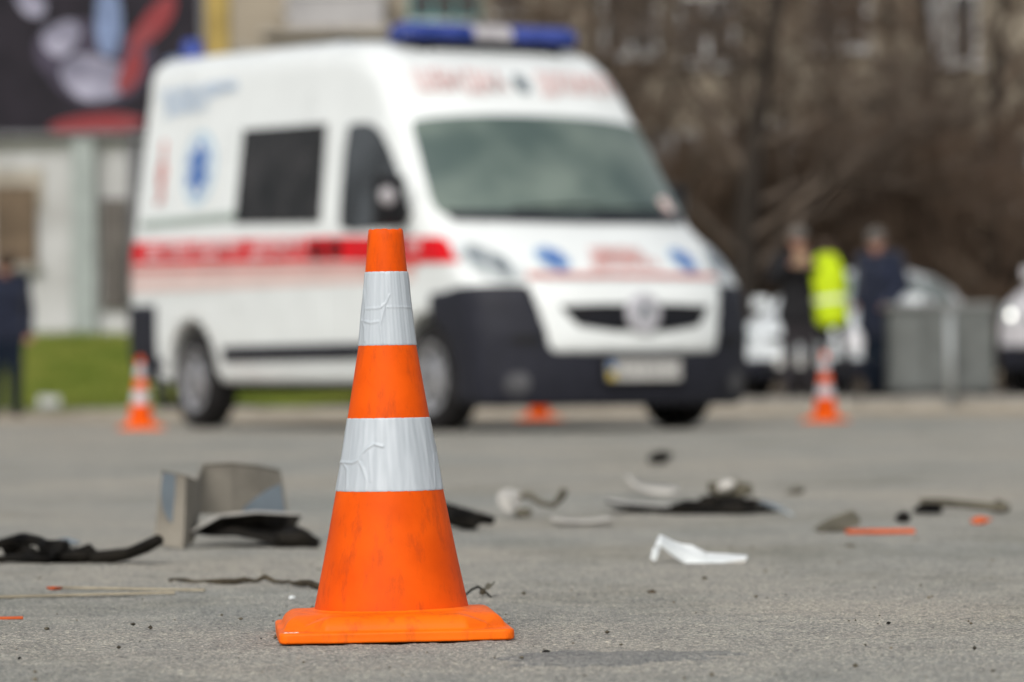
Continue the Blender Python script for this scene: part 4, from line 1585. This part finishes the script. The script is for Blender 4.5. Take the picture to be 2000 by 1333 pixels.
def person(label, loc, rz, mats, J, coat=.0, hair='short', hairm=None, bulk=1.0):
    """mats: [jacket, skin, trousers, shoes]; J: joint positions in metres, facing -Y."""
    root = empty('person', loc, rz)
    tag(root, label, 'person')
    pr = []
    b = bulk

    def cap(a, c, r0, r1, m, k=.035):
        pr.append((Vector(a), Vector(c), r0 * b if m != 1 else r0, r1 * b if m != 1 else r1, m, k))
    hip, chest, neck, head = (Vector(J[k]) for k in ('hip', 'chest', 'neck', 'head'))
    for s in (-1, 1):
        sx = Vector((s, 0, 0))
        cap(hip + sx * .075, chest + sx * .085, .105, .12, 0)
        cap(chest + sx * .085, neck - (neck - chest) * .35 + sx * .1, .115, .075, 0)
        sho = Vector(J['sho' + ('L' if s < 0 else 'R')])
        elb = Vector(J['elb' + ('L' if s < 0 else 'R')])
        wri = Vector(J['wri' + ('L' if s < 0 else 'R')])
        cap(neck - (neck - chest) * .3 + sx * .06, sho, .07, .07, 0)
        cap(sho, elb, .068, .053, 0)
        cap(elb, wri, .053, .04, 0, .02)
        hand(pr, wri, elb, J.get('curl', (0, -1, .2)), -s)
        kn = Vector(J['kneeL' if s < 0 else 'kneeR'])
        an = Vector(J['ankL' if s < 0 else 'ankR'])
        cap(hip + sx * .085 - Vector((0, 0, .04)), kn, .098, .07, 2)
        cap(kn, an, .068, .052, 2, .02)
        tz = an + Vector((s * .02, -.13, -.045))
        cap(an - Vector((0, -.03, .035)), tz, .04, .032, 3, .02)
        if coat:
            cap(hip + sx * .08, hip + sx * .095 - Vector((0, 0, coat)), .115, .125, 0)
    cap(neck - (neck - chest) * .1, neck + (head - neck) * .5, .056, .054, 1, .02)
    up = (head - neck).normalized()
    fw = Vector(J.get('face', (0, -1, 0))).normalized()
    cap(head - up * .04 + fw * .012, head + up * .035 - fw * .012, .074, .092, 1, .03)
    cap(head - up * .085 + fw * .045, head - up * .05 + fw * .02, .042, .06, 1, .03)          # jaw
    cap(head + fw * .088 - up * .005, head + fw * .108 - up * .03, .011, .016, 1, .015)         # nose
    side = up.cross(fw).normalized()
    for s in (-1, 1):
        cap(head + side * s * .082 + up * .015, head + side * s * .085 - up * .025, .014, .012, 1, .008)   # ears
    cap(head + fw * .083 - up * .062 + side * .015, head + fw * .083 - up * .062 - side * .015, .012, .012, 1, .01)  # lips
    prim_mesh('body', pr, mats, root)
    for s in (-1, 1):
        p = head + fw * .079 + side * s * .032 + up * .012
        MB().lathe([(.002, -.011), (.01, -.006), (.0115, 0), (.01, .006), (.002, .011)], 10, c=tuple(p)).build('eye', M_EYE, root, smooth=True)
    hp = [(head + up * .045 - fw * .02, head + up * .05 + fw * .01, .094, .086, 0, .03), (head - up * .03 - fw * .055, head + up * .03 - fw * .03, .06, .088, 0, .03)]
    if hair == 'cap':
        hp.append((head + up * .06 + fw * .07 - side * .05, head + up * .06 + fw * .07 + side * .05, .02, .02, 0, .03))
    prim_mesh('cap' if hair == 'cap' else 'hair', hp, [hairm], root)
    return root


STAND = dict(hip=(0, 0, .95), chest=(0, 0, 1.27), neck=(0, .01, 1.5), head=(0, -.015, 1.635),
             shoL=(-.19, .01, 1.43), shoR=(.19, .01, 1.43), elbL=(-.25, .03, 1.13), elbR=(.25, .03, 1.13), wriL=(-.24, -.06, .88), wriR=(.24, -.06, .88),
             kneeL=(-.1, -.02, .5), kneeR=(.1, -.02, .5), ankL=(-.11, .02, .085), ankR=(.11, .02, .085))


def pose(**k):
    d = dict(STAND)
    d.update(k)
    return d


# person in black, hands raised to the chest around a tan object
p_ = at(1562, 700, 39.5)
P1 = person('person in black jacket and cap holding a tan object at chest height', (p_.x, 39.5, PZ), R(0), [M_JACKB, M_SKIN, M_TROUG, M_SHOE],
            pose(elbL=(-.29, -.06, 1.22), elbR=(.29, -.06, 1.22), wriL=(-.1, -.27, 1.36), wriR=(.1, -.27, 1.36), curl=(0, 0, 1), head=(0, -.03, 1.635), face=(.1, -1, -.25)), hair='cap', hairm=M_HAIRG, coat=.08, bulk=1.1)
tb_ = MB().box((0, 0, 0), (.14, .025, .16)).box((.03, -.014, .02), (.07, .008, .09)).build('clipboard', M_TAN, bevel=.004)
tb_.location = (p_.x, 39.5 - .33, PZ + 1.43)
tb_.rotation_euler = (R(-15), 0, 0)
tag(tb_, 'tan board held in both hands of the person in black', 'clipboard')
# person in a fluorescent vest, bent away from the camera
p_ = at(1640, 700, 39.3)
P2 = person('person in fluorescent yellow vest bending forward away from the camera', (p_.x, 39.3, PZ), R(176), [M_JACKB, M_SKIN, M_JACKB, M_SHOE],
            pose(hip=(0, .04, .94), chest=(0, -.04, 1.24), neck=(0, -.14, 1.44), head=(0, -.24, 1.52), face=(0, -.7, -.8),
                 shoL=(-.13, -.1, 1.39), shoR=(.13, -.1, 1.39), elbL=(-.15, -.2, 1.12), elbR=(.15, -.2, 1.12), wriL=(-.1, -.38, 1.08), wriR=(.1, -.38, 1.05)), hair='short', hairm=M_HAIRB, bulk=.8)
vp = []
for s in (-1, 1):
    sx = Vector((s, 0, 0))
    vp.append((Vector((0, .04, .84)) + sx * .05, Vector((0, -.04, 1.24)) + sx * .055, .118, .118, 0, .04))
    vp.append((Vector((0, -.04, 1.24)) + sx * .055, Vector((0, -.1, 1.42)) + sx * .04, .118, .085, 0, .04))
    vp.append((Vector((s * .10, -.1, 1.37)), Vector((s * .14, -.2, 1.12)), .072, .066, 0, .04))
v_ = prim_mesh('vest', vp, [M_VEST], P2)
P2.rotation_euler = (0, R(5), R(176))
tp_ = [(Vector((-.085, .02, 1.0)), Vector((.085, .02, 1.0)), .143, .143, 0, .01)]
for z0, z1 in ((.97, 1.02),):
    o = MB()
    n = 30
    for zz, yy_ in ((1.0, .01), (1.05, .0)):
        o.v += [(.178 * math.cos(2 * math.pi * i / n), yy_ + .135 * math.sin(2 * math.pi * i / n), zz) for i in range(n)]
    o.f += [(i, (i + 1) % n, n + (i + 1) % n, n + i) for i in range(n)]
    o.build('reflective_tape', M_TAPE, v_, smooth=True)
# white bag carried beside the vest
q_ = at(1664, 660, 39.1)
o = MB()
rows = []
for i in range(7):
    t = i / 6
    w = .07 + .06 * math.sin(t * math.pi * .8)
    rows.append([(-w, .02 * math.sin(5 * t), .36 - .4 * t), (-w * .3, -.05 * t - .02, .37 - .41 * t), (w * .4, -.04, .36 - .4 * t), (w, .03 * math.cos(4 * t), .35 - .4 * t + .02)])
o.plate(rows, .02)
bg_ = o.build('carrier_bag', M_PAPER, smooth=True)
bg_.location = (q_.x + .03, 39.1, q_.z - .12)
bg_.scale = (.68, .7, .55)
tag(bg_, 'white carrier bag hanging between yellow vest and navy coat', 'bag')
# man in a navy coat, turned to the left
p_ = at(1724, 700, 39.5)
person('person in long navy coat turned to the left, hands low', (p_.x, 39.8, PZ), R(-38), [M_NAVY, M_SKIN, M_NAVYT, M_SHOE],
       pose(head=(0, -.06, 1.625), neck=(0, -.01, 1.5), face=(0, -1, -.2), wriL=(-.2, -.14, .98), wriR=(.2, -.14, .98), elbL=(-.27, .06, 1.16), elbR=(.27, .06, 1.16)), hair='short', hairm=M_HAIRG, coat=.22, bulk=1.25)
# person at the left edge
p_ = at(10, 700, 37.6)
o_ = person('person in dark jacket and trousers cut by the left edge', (p_.x, 37.6, 0.01), R(20), [M_NAVY, M_SKIN, M_NAVYT, M_SHOE],
            pose(head=(0, -.07, 1.60), face=(.1, -1, -.4)), hair='short', hairm=M_HAIRB, coat=.05, bulk=1.2)
o_.scale = (.93, .93, .93)

# ------------------------------------------------------------------ grey container and post on the right
M_GREYM = mat('grey_metal', (0.118, 0.126, 0.121), 0.6, 0.15, 5, coat=.0)
M_GREYL = mat('light_grey_metal', (0.2, 0.205, 0.2), 0.5, 0.12, 5)
M_RUST = mat('rusty_stain', (0.14, 0.118, 0.095), 0.9, 0.25, 8)
pa, pb = at(1742, 772, 38.9), at(1942, 600, 38.9)
cw, chh = pb.x - pa.x, pb.z - PZ
cab = tag(empty('metal_container', ((pa.x + pb.x) / 2, 39.2, PZ)), 'grey metal container standing on the pavement in front of the cars', 'container')
MB().box((0, 0, chh / 2 + .03), (cw, .55, chh - .06)).build('body', M_GREYM, cab, bevel=.015)
MB().box((0, 0, chh + .02), (cw + .06, .62, .05)).build('lid', M_GREYL, cab, bevel=.012)
for i in range(3):
    MB().box((-cw / 3 + i * cw / 3, -.285, chh / 2), (cw / 3 - .03, .02, chh - .2)).build('side_panel', M_GREYM, cab, bevel=.006)
for i in (-1, 1):
    MB().box((i * (cw / 2 - .08), 0, .015), (.08, .5, .05)).build('foot', M_BLACK, cab)
q_ = at(1851, 780, 38.7)
post = tag(empty('metal_post', (q_.x, 38.45, 0)), 'pale galvanised post standing before the grey container', 'post')
MB().tube([(0, 0, 0), (0, 0, .98)], .038, 14).build('shaft', mat('galvanised', (.32, .34, .34), .5, .1, 8, metal=.2), post, smooth=True)
MB().lathe([(.046, .96), (.046, 1.0), (.03, 1.02)], 14).build('cap', M_GREYL, post, smooth=True)
MB().lathe([(.08, 0), (.08, .015), (.045, .025)], 14).build('foot_plate', M_GREYL, post, smooth=True)
# litter on the grass
q_ = ground(97, 787, .1)
o = MB()
rows = [[(.075 * (j - 1.5) + random.gauss(0, .012), .02 * math.sin(j + i) , .05 * i + random.gauss(0, .008)) for j in range(4)] for i in range(4)]
o.plate(rows, .01)
lt = o.build('crumpled_paper', M_PAPER, smooth=True)
lt.location = (q_.x * 39.3 / q_.y, 39.3, .06)
tag(lt, 'crumpled white paper lying on the grass edge at left', 'litter')

# ================================================================== DEBRIS OF THE CRASH
M_DGREY = mat('scuffed_grey_plastic', (0.215, 0.195, 0.16), 0.75, 0.12, 9, color2=(0.28, 0.255, 0.21), bump=0.001)
M_PRIMER = mat('grey_blue_paint', (0.12, 0.145, 0.165), 0.7, 0.12, 14)
M_DBLACK = mat('torn_black_plastic', (0.005, 0.005, 0.005), 0.6, 0.4, 18, color2=(0.016, 0.014, 0.011), spec=.06, bump=0.002, bscale=60)
M_DBROWN = mat('dirty_edge', (0.07, 0.05, 0.03), 0.85, 0.3, 14)
M_DWHITE = mat('white_shard', (0.62, 0.65, 0.64), 0.45, 0.05, 20, color2=(0.7, 0.72, 0.71))
M_DPALE = mat('pale_dusty_plastic_lit_rim', (0.46, 0.44, 0.4), 0.7, 0.12, 14)
M_DOLIVE = mat('muddy_plastic', (0.1, 0.09, 0.065), 0.8, 0.35, 16, bump=0.002, bscale=60)
M_DRED = mat('orange_red_plastic', (0.5, 0.1, 0.03), 0.5, 0.12, 20)
M_LATH = mat('tan_lath', (0.31, 0.27, 0.195), 0.8, 0.2, 12, stretch=(1, 8, 8), bump=.0006)
M_STICK = mat('dark_stick', (0.055, 0.045, 0.03), 0.9, 0.4, 30, bump=.001)


def lump(mb, c, size, seed, sub=2, rough=.35):
    """A crumpled chunk."""
    rd = random.Random(seed)
    bm = bmesh.new()
    bmesh.ops.create_icosphere(bm, subdivisions=sub, radius=1)
    dirs = [(Vector((rd.gauss(0, 1), rd.gauss(0, 1), rd.gauss(0, 1))).normalized(), rd.uniform(-1, 1)) for _ in range(9)]
    vs = []
    for v in bm.verts:
        n = v.co.normalized()
        k = 1 + sum(w * max(0, n.dot(d)) ** 6 for d, w in dirs) * rough + rd.gauss(0, .05 + .12 * rough)
        vs.append((c[0] + n.x * size[0] * k, c[1] + n.y * size[1] * k, max(c[2] + n.z * size[2] * k, .001)))
    bm.verts.index_update()
    fs = [tuple(v.index for v in f.verts) for f in bm.faces]
    bm.free()
    mb.add(vs, fs)
    return mb


def rel(pts, o):
    return [Vector(p) - o for p in pts]


def debris(name, label, cat, px, py):
    o = ground(px, py)
    e = empty(name, o)
    tag(e, label, cat, 'crash debris on the road')
    return e, o


def single(mb, name, label, cat, m, loc, smooth=False, bevel=0.0):
    o = mb.build(name, m, smooth=smooth, bevel=bevel)
    o.location = loc
    tag(o, label, cat, 'crash debris on the road')
    return o


def line(pts, y0, y1=None):
    """Points at photograph pixels, at distances from y0 to y1."""
    y1 = y0 if y1 is None else y1
    n = len(pts)
    return [at(px, py, y0 + (y1 - y0) * i / max(n - 1, 1)) for i, (px, py) in enumerate(pts)]


def wob(pts, s, seed):
    rd = random.Random(seed)
    return [p + Vector((rd.gauss(0, s), rd.gauss(0, s), abs(rd.gauss(0, s)))) for p in pts]


# folded grey panel
o = ground(340, 1068)
dp = [7.42, 7.36, 7.46, 7.62, 7.66, 7.72, 7.8]
top = [(318, 921), (362, 930), (384, 940), (396, 908), (450, 905), (500, 910), (546, 920)]
mid = [(309, 1000), (360, 1004), (381, 1000), (392, 955), (450, 956), (505, 958), (555, 963)]
bot = [(300, 1064), (357, 1072), (378, 1058), (389, 1004), (450, 1006), (510, 1008), (562, 1008)]
grid = [[at(px, py, d) - o for (px, py), d in zip(r_, dp)] for r_ in (top, mid, bot)]
e = empty('folded_panel', o)
tag(e, 'scuffed grey plastic panel folded upright on the road, left of the big cone', 'debris', 'crash debris on the road')
MB().plate(grid, .004).build('panel', M_DGREY, e)
MB().tube([p + Vector((0, -.002, 0)) for p in grid[0]], .0028, 6).build('rolled_edge', M_DGREY, e, smooth=True)
MB().plate([[at(px, py, 7.385) - o for px, py in r_] for r_ in (((318, 924), (340, 927), (360, 930)), ((314, 965), (336, 968), (360, 970)), ((318, 995), (335, 1000), (359, 998)), ((330, 1018), (342, 1024), (356, 1022)))], .002).build('paint_patch', M_PRIMER, e)
MB().plate([[at(px, py, 7.6) - o for px, py in r_] for r_ in (((500, 972), (525, 955), (549, 945)), ((478, 990), (515, 980), (553, 975)), ((470, 1003), (515, 1004), (558, 1004)))], .002).build('paint_patch', M_PRIMER, e)
# black curved shell
o = ground(500, 1072)
d3 = [[7.40, 7.46, 7.5, 7.52, 7.52], [7.48, 7.55, 7.6, 7.58, 7.5], [7.4, 7.38, 7.35, 7.33, 7.32]]
r3 = [[(374, 1041), (428, 1010), (500, 1003), (560, 1006), (588, 1008)], [(392, 1043), (450, 1024), (512, 1032), (548, 1036), (574, 1032)], [(412, 1046), (462, 1046), (520, 1058), (570, 1072), (620, 1073)]]
grid = [[at(px, py, d) - o for (px, py), d in zip(a, b)] for a, b in zip(r3, d3)]
e = empty('wheel_liner', o)
tag(e, 'black curved wheel liner fragment lying beside the folded grey panel', 'debris', 'crash debris on the road')
MB().plate(grid, .004).build('shell', M_DBLACK, e, smooth=True)
MB().tube([p + Vector((0, 0, .002)) for p in grid[0]], [.003, .006, .005, .005, .003], 6, .6).build('rim', M_DPALE, e, smooth=True)  # light catching the shell's top edge, painted as a pale tube
m_ = MB()
lump(m_, at(580, 1055, 7.33) - o, (.042, .03, .024), 5, 2, .45)
m_.build('torn_flap', M_DBLACK, e)

# twisted black trim at the left
e, o = debris('twisted_trim', 'twisted black trim strip with a brown tip at the left edge', 'debris', 150, 1100)
MB().tube(rel(line([(104, 1097), (150, 1094), (200, 1090), (250, 1082), (285, 1068), (309, 1055)], 6.85, 6.7), o), [.017, .018, .016, .013, .014, .012], 8, .85).build('blade', M_DBLACK, e, smooth=True)
MB().tube(rel(line([(215, 1080), (260, 1074), (300, 1058)], 6.86, 6.72), o), [.005, .010, .011], 6, .6).build('tip', M_DBROWN, e, smooth=True)
MB().tube(wob(rel(line([(-30, 1072), (10, 1060), (40, 1052), (75, 1058), (95, 1075), (110, 1092)], 6.95, 6.8), o), .002, 3), [.009, .012, .014, .012, .014, .012], 7, .8).build('loop', M_DBLACK, e, smooth=True)
MB().tube(wob(rel(line([(-30, 1098), (15, 1092), (60, 1090), (105, 1094)], 6.8), o), .002, 4), [.011, .010, .012, .013], 7, .7).build('strap', M_DBLACK, e, smooth=True)
m_ = MB()
lump(m_, at(98, 1078, 6.82) - o, (.026, .026, .026), 8, 2, .7)
lump(m_, at(30, 1062, 6.95) - o, (.03, .026, .017), 9, 2, .7)
lump(m_, at(150, 1086, 6.8) - o, (.03, .024, .018), 61, 2, .7)
lump(m_, at(60, 1085, 6.85) - o, (.024, .02, .014), 62, 2, .7)
m_.build('torn_bracket', M_DBLACK, e)
m_ = MB()
lump(m_, at(130, 1060, 6.95) - o, (.022, .02, .008), 12)
single(m_, 'metal_scrap', 'grey metal scrap lying against the twisted black trim', 'debris', M_HEADD, o)

# laths and stick
for (x0, y0, x1, y1, w, lab) in ((-40, 1172, 340, 1163, .016, 'long thin tan lath lying flat at the left edge'), (120, 1153, 400, 1158, .008, 'short tan splinter lying behind the long lath')):
    a, b = ground(x0, y0), ground(x1, y1)
    c = (a + b) / 2
    d = (b - a)
    rot = Matrix.Rotation(math.atan2(d.y, d.x), 3, 'Z')
    single(MB().box((0, 0, .004), (d.length, w, .0035), rot), 'lath', lab, 'lath', M_LATH, c, bevel=.0012)
a = [(325, 1137), (380, 1139), (440, 1139), (500, 1138), (555, 1140), (590, 1146), (640, 1150)]
c = ground(470, 1142)
pts = [ground(px, py + 3) - c + Vector((0, 0, .004)) for px, py in a]
pts = [pts[i // 3].lerp(pts[min(i // 3 + 1, 6)], (i % 3) / 3) for i in range(19)]
rd_ = random.Random(4)
single(MB().tube(wob(pts, .0022, 2), [rd_.uniform(.002, .0062) for _ in pts], 6), 'stick', 'dark crooked stick lying behind the big cone on the left', 'stick', M_STICK, c, smooth=True)

# small bits at the left
def chip(px, py, w, h, name, label, cat, m, seed, hgt=.006, rz=0.0):
    c = ground(px, py)
    k = c.y / F_PX
    m_ = MB()
    lump(m_, (0, 0, hgt * .6), (w * k / 2, max(w * k * .35, .006), hgt * .7), seed, 1, .5)
    o_ = single(m_, name, label, cat, m, c)
    o_.rotation_euler = (0, 0, rz)
    return o_


chip(106, 1154, 30, 8, 'plastic_chip', 'orange plastic chip beside the tan lath', 'chip', M_DRED, 31)
c = ground(5, 1212)
single(MB().box((0, 0, .003), (.055, .008, .004), Matrix.Rotation(.15, 3, 'Z')), 'plastic_strip', 'thin red strip at the left edge in the foreground', 'strip', M_DRED, c, bevel=.001)
chip(92, 1232, 13, 8, 'mud_clod', 'small olive clod of mud lying on bare asphalt at left', 'clod', M_DOLIVE, 33, .004)
chip(570, 1171, 13, 8, 'glass_chip', 'tiny white chip left of the big cone', 'chip', M_DWHITE, 34, .004)
chip(38, 1289, 9, 5, 'pebble', 'tiny dark pebble nearest the lower left corner', 'pebble', M_DBLACK, 35, .003)
chip(1066, 1276, 15, 6, 'pebble', 'dark pebble at the far edge of the grey repair patch', 'pebble', M_DBLACK, 36, .003)
chip(1275, 1160, 22, 7, 'dry_leaf', 'small brown leaf lying below the white shard', 'leaf', M_DBROWN, 37, .004)
chip(1376, 1134, 13, 9, 'mud_clod', 'small dark clod just below the white shard', 'clod', M_DOLIVE, 38, .005)
chip(1735, 1220, 9, 6, 'pebble', 'dark pebble on bare asphalt in the lower right', 'pebble', M_DBLACK, 39, .003)
chip(1660, 1070, 22, 10, 'mud_clod', 'small clod between the white shard and the orange strip', 'clod', M_DOLIVE, 40, .006)
chip(1558, 966, 36, 26, 'mud_clod', 'brown clod right of the long bumper strip', 'clod', M_DOLIVE, 41, .016)
chip(1287, 910, 46, 34, 'rubber_lump', 'black rubber lump farthest back behind the pale curved trim', 'debris', M_DBLACK, 42, .045)

# dark twig with leaf remains beside the cone
e, o = debris('wire_scrap', 'dark bent scrap of wire and leaf right beside the big cone', 'debris', 940, 1166)
MB().tube(rel(line([(905, 1166), (921, 1152), (934, 1146), (944, 1154), (952, 1160), (961, 1169)], 5.62), o), [.0016, .002, .0022, .0022, .002, .0012], 6).build('wire', M_DBLACK, e, smooth=True)
MB().plate([[at(px, py, d) - o for px, py, d in r_] for r_ in (((946, 1150, 5.62), (952, 1139, 5.66)), ((953, 1152, 5.6), (962, 1143, 5.64)), ((957, 1147, 5.6), (966, 1136, 5.64)))], .0015).build('leaf', M_DOLIVE, e)
m_ = MB()
lump(m_, at(943, 1156, 5.62) - o, (.0055, .006, .0055), 15, 1)
m_.build('knot', M_STICK, e)

# black scrap just right of the cone
e, o = debris('black_scrap', 'jagged black scrap half hidden behind the big cone', 'debris', 915, 1036)
m_ = MB()
lump(m_, at(905, 1016, 8.15) - o, (.042, .04, .022), 17, 2, .55)
m_.build('torn_lump', M_DBLACK, e)
MB().tube(rel(line([(900, 1008), (935, 1012), (966, 1018)], 8.15), o), [.014, .017, .012], 7, .8).build('spike', M_DBLACK, e, smooth=True)
MB().tube(rel(line([(922, 1018), (930, 1034)], 8.1), o), [.008, .004], 6).build('prong', M_DBLACK, e, smooth=True)

# white and grey bracket
e, o = debris('lamp_bracket', 'broken lamp bracket, white cup with a grey bent arm', 'debris', 1035, 1010)
m_ = MB()
m_.plate([[at(px, py, d) - o for px, py, d in r_] for r_ in (((974, 962, 8.98), (992, 956, 9.0), (1014, 962, 9.0)), ((972, 978, 8.94), (994, 976, 8.9), (1020, 972, 8.96)), ((984, 998, 8.9), (998, 1002, 8.88), (1012, 992, 8.92)))], .005)
m_.build('cup', M_DPALE, e)
MB().tube(wob(rel(line([(1010, 975), (1035, 970), (1055, 985), (1082, 988), (1098, 972), (1104, 956)], 8.95), o), .002, 5), [.008, .01, .009, .009, .012, .011], 7, .8).build('arm', M_DOLIVE, e, smooth=True)
m_ = MB()
lump(m_, at(1022, 1002, 8.9) - o, (.02, .02, .014), 22)
m_.build('foot', M_DOLIVE, e)
# flat pale piece
c = ground(1135, 1022)
rows = [[(x, y, .004 + .006 * (x / .06) ** 2) for x in (-.065, -.03, 0, .03, .065)] for y in (-.08, 0, .08)]
single(MB().plate(rows, .003), 'plastic_sheet', 'flat translucent white sheet lying behind the white shard', 'debris', M_DPALE, c, smooth=True)

# long bumper strip with muddy lumps
e, o = debris('bumper_strip', 'long black bumper strip carrying muddy lumps in the middle distance', 'debris', 1370, 1003)
MB().tube(rel(line([(1185, 982), (1225, 990), (1290, 997), (1360, 999), (1430, 998), (1490, 994), (1520, 996)], 9.15, 9.0), o), [.004, .008, .012, .015, .017, .014, .008], 8, .7).build('strip', M_DBLACK, e, smooth=True)
MB().plate([[p - o for p in line([(1190, 976), (1240, 985), (1300, 988), (1345, 985)], 9.5)], [p - o for p in line([(1195, 984), (1240, 993), (1300, 996), (1345, 996)], 9.2)]], .004).build('lip', M_DPALE, e)
m_ = MB()
lump(m_, at(1370, 986, 9.1) - o, (.05, .03, .026), 25, 2, .7)
lump(m_, at(1440, 982, 9.1) - o, (.055, .03, .024), 26, 2, .7)
m_.build('torn_foam', M_DBLACK, e)
m_ = MB()
lump(m_, at(1425, 955, 9.3) - o, (.055, .04, .026), 27, 2, .7)
m_.build('muddy_lump', M_DOLIVE, e)
m_ = MB()
lump(m_, at(1418, 950, 9.25) - o, (.026, .03, .016), 28)
m_.build('pale_lump', M_DPALE, e)
MB().tube(rel(line([(1490, 982), (1515, 990), (1548, 1006)], 9.0, 8.85), o), [.01, .008, .003], 7, .7).build('tail', M_HEADD, e, smooth=True)
# pale curved trim
c = ground(1272, 962)
pts = [[p - c for p in line([(1222, 924), (1240, 940), (1270, 948), (1300, 950), (1325, 950)], 10.8)], [p - c for p in line([(1228, 936), (1245, 954), (1272, 963), (1300, 965), (1325, 962)], 10.6)]]
single(MB().plate(pts, .006), 'curved_trim', 'pale curved trim piece behind the long bumper strip', 'debris', M_DPALE, c, smooth=True)

# white shard
o = ground(1360, 1100)
e = empty('white_shard', o)
tag(e, 'bright white plastic shard with a raised corner on the right', 'debris', 'crash debris on the road')
d4 = 6.6
top = [(1287, 1046), (1296, 1049), (1312, 1058), (1330, 1064), (1352, 1067), (1380, 1082), (1420, 1084), (1460, 1087)]
botm = [(1279, 1068), (1292, 1066), (1308, 1080), (1326, 1093), (1342, 1104), (1380, 1103), (1420, 1101), (1458, 1094)]
MB().plate([[at(px, py, d4 + .05) - o for px, py in top], [at((a[0] + b[0]) / 2, (a[1] + b[1]) / 2, d4 + .015) - o for a, b in zip(top, botm)], [at(px, py, d4) - o for px, py in botm]], .004).build('shard', M_DWHITE, e)
MB().plate([[at(px, py, d) - o for px, py, d in r_] for r_ in (((1276, 1070, 6.58), (1290, 1066, 6.6)), ((1272, 1082, 6.57), (1284, 1088, 6.57)), ((1270, 1092, 6.57), (1280, 1097, 6.57)))], .003).build('bent_tab', M_DWHITE, e)
MB().plate([[at(px, py, d) - o for px, py, d in r_] for r_ in (((1342, 1102, 6.6), (1400, 1102, 6.6), (1458, 1094, 6.6)), ((1345, 1108, 6.58), (1400, 1106, 6.58), (1455, 1099, 6.6)))], .003).build('lower_edge', M_DPALE, e)

# right-hand group
e, o = debris('angled_shard', 'muddy grey shard propped against the orange strip', 'debris', 1635, 1038)
MB().plate([[p - o for p in line([(1590, 1034), (1625, 1014), (1668, 998)], 8.0)], [p - o for p in line([(1600, 1040), (1640, 1034), (1680, 1022)], 7.85)]], .006).build('shard', M_DOLIVE, e)
m_ = MB()
lump(m_, at(1668, 1016, 7.95) - o, (.014, .02, .016), 44, 1)
m_.build('stub', M_DOLIVE, e)
a, b = ground(1652, 1044), ground(1786, 1044)
single(MB().box((0, 0, .006), ((b - a).length, .03, .009)), 'plastic_strip', 'flat orange red strip lying on the road at right', 'strip', M_DRED, (a + b) / 2, bevel=.002)
chip(1766, 1024, 40, 30, 'rubber_lump', 'black rubber lump behind the orange red strip', 'debris', M_DBLACK, 46, .022)
e, o = debris('broken_rod', 'dark broken rod with knobbed ends at far right', 'debris', 1880, 1003)
MB().tube(rel(line([(1800, 984), (1840, 982), (1890, 986), (1935, 990), (1968, 992)], 8.95, 8.85), o), [.016, .012, .011, .012, .013], 8, .8).build('rod', M_DOLIVE, e, smooth=True)
m_ = MB()
lump(m_, at(1818, 994, 8.9) - o, (.03, .03, .026), 48, 2, .7)
m_.build('knuckle', M_DBLACK, e)
m_ = MB()
lump(m_, at(1948, 992, 8.9) - o, (.018, .02, .016), 49)
m_.build('joint', M_DBLACK, e)
chip(1912, 1026, 44, 18, 'plastic_chip', 'orange plastic chip below the broken rod', 'chip', M_DRED, 50, .012)
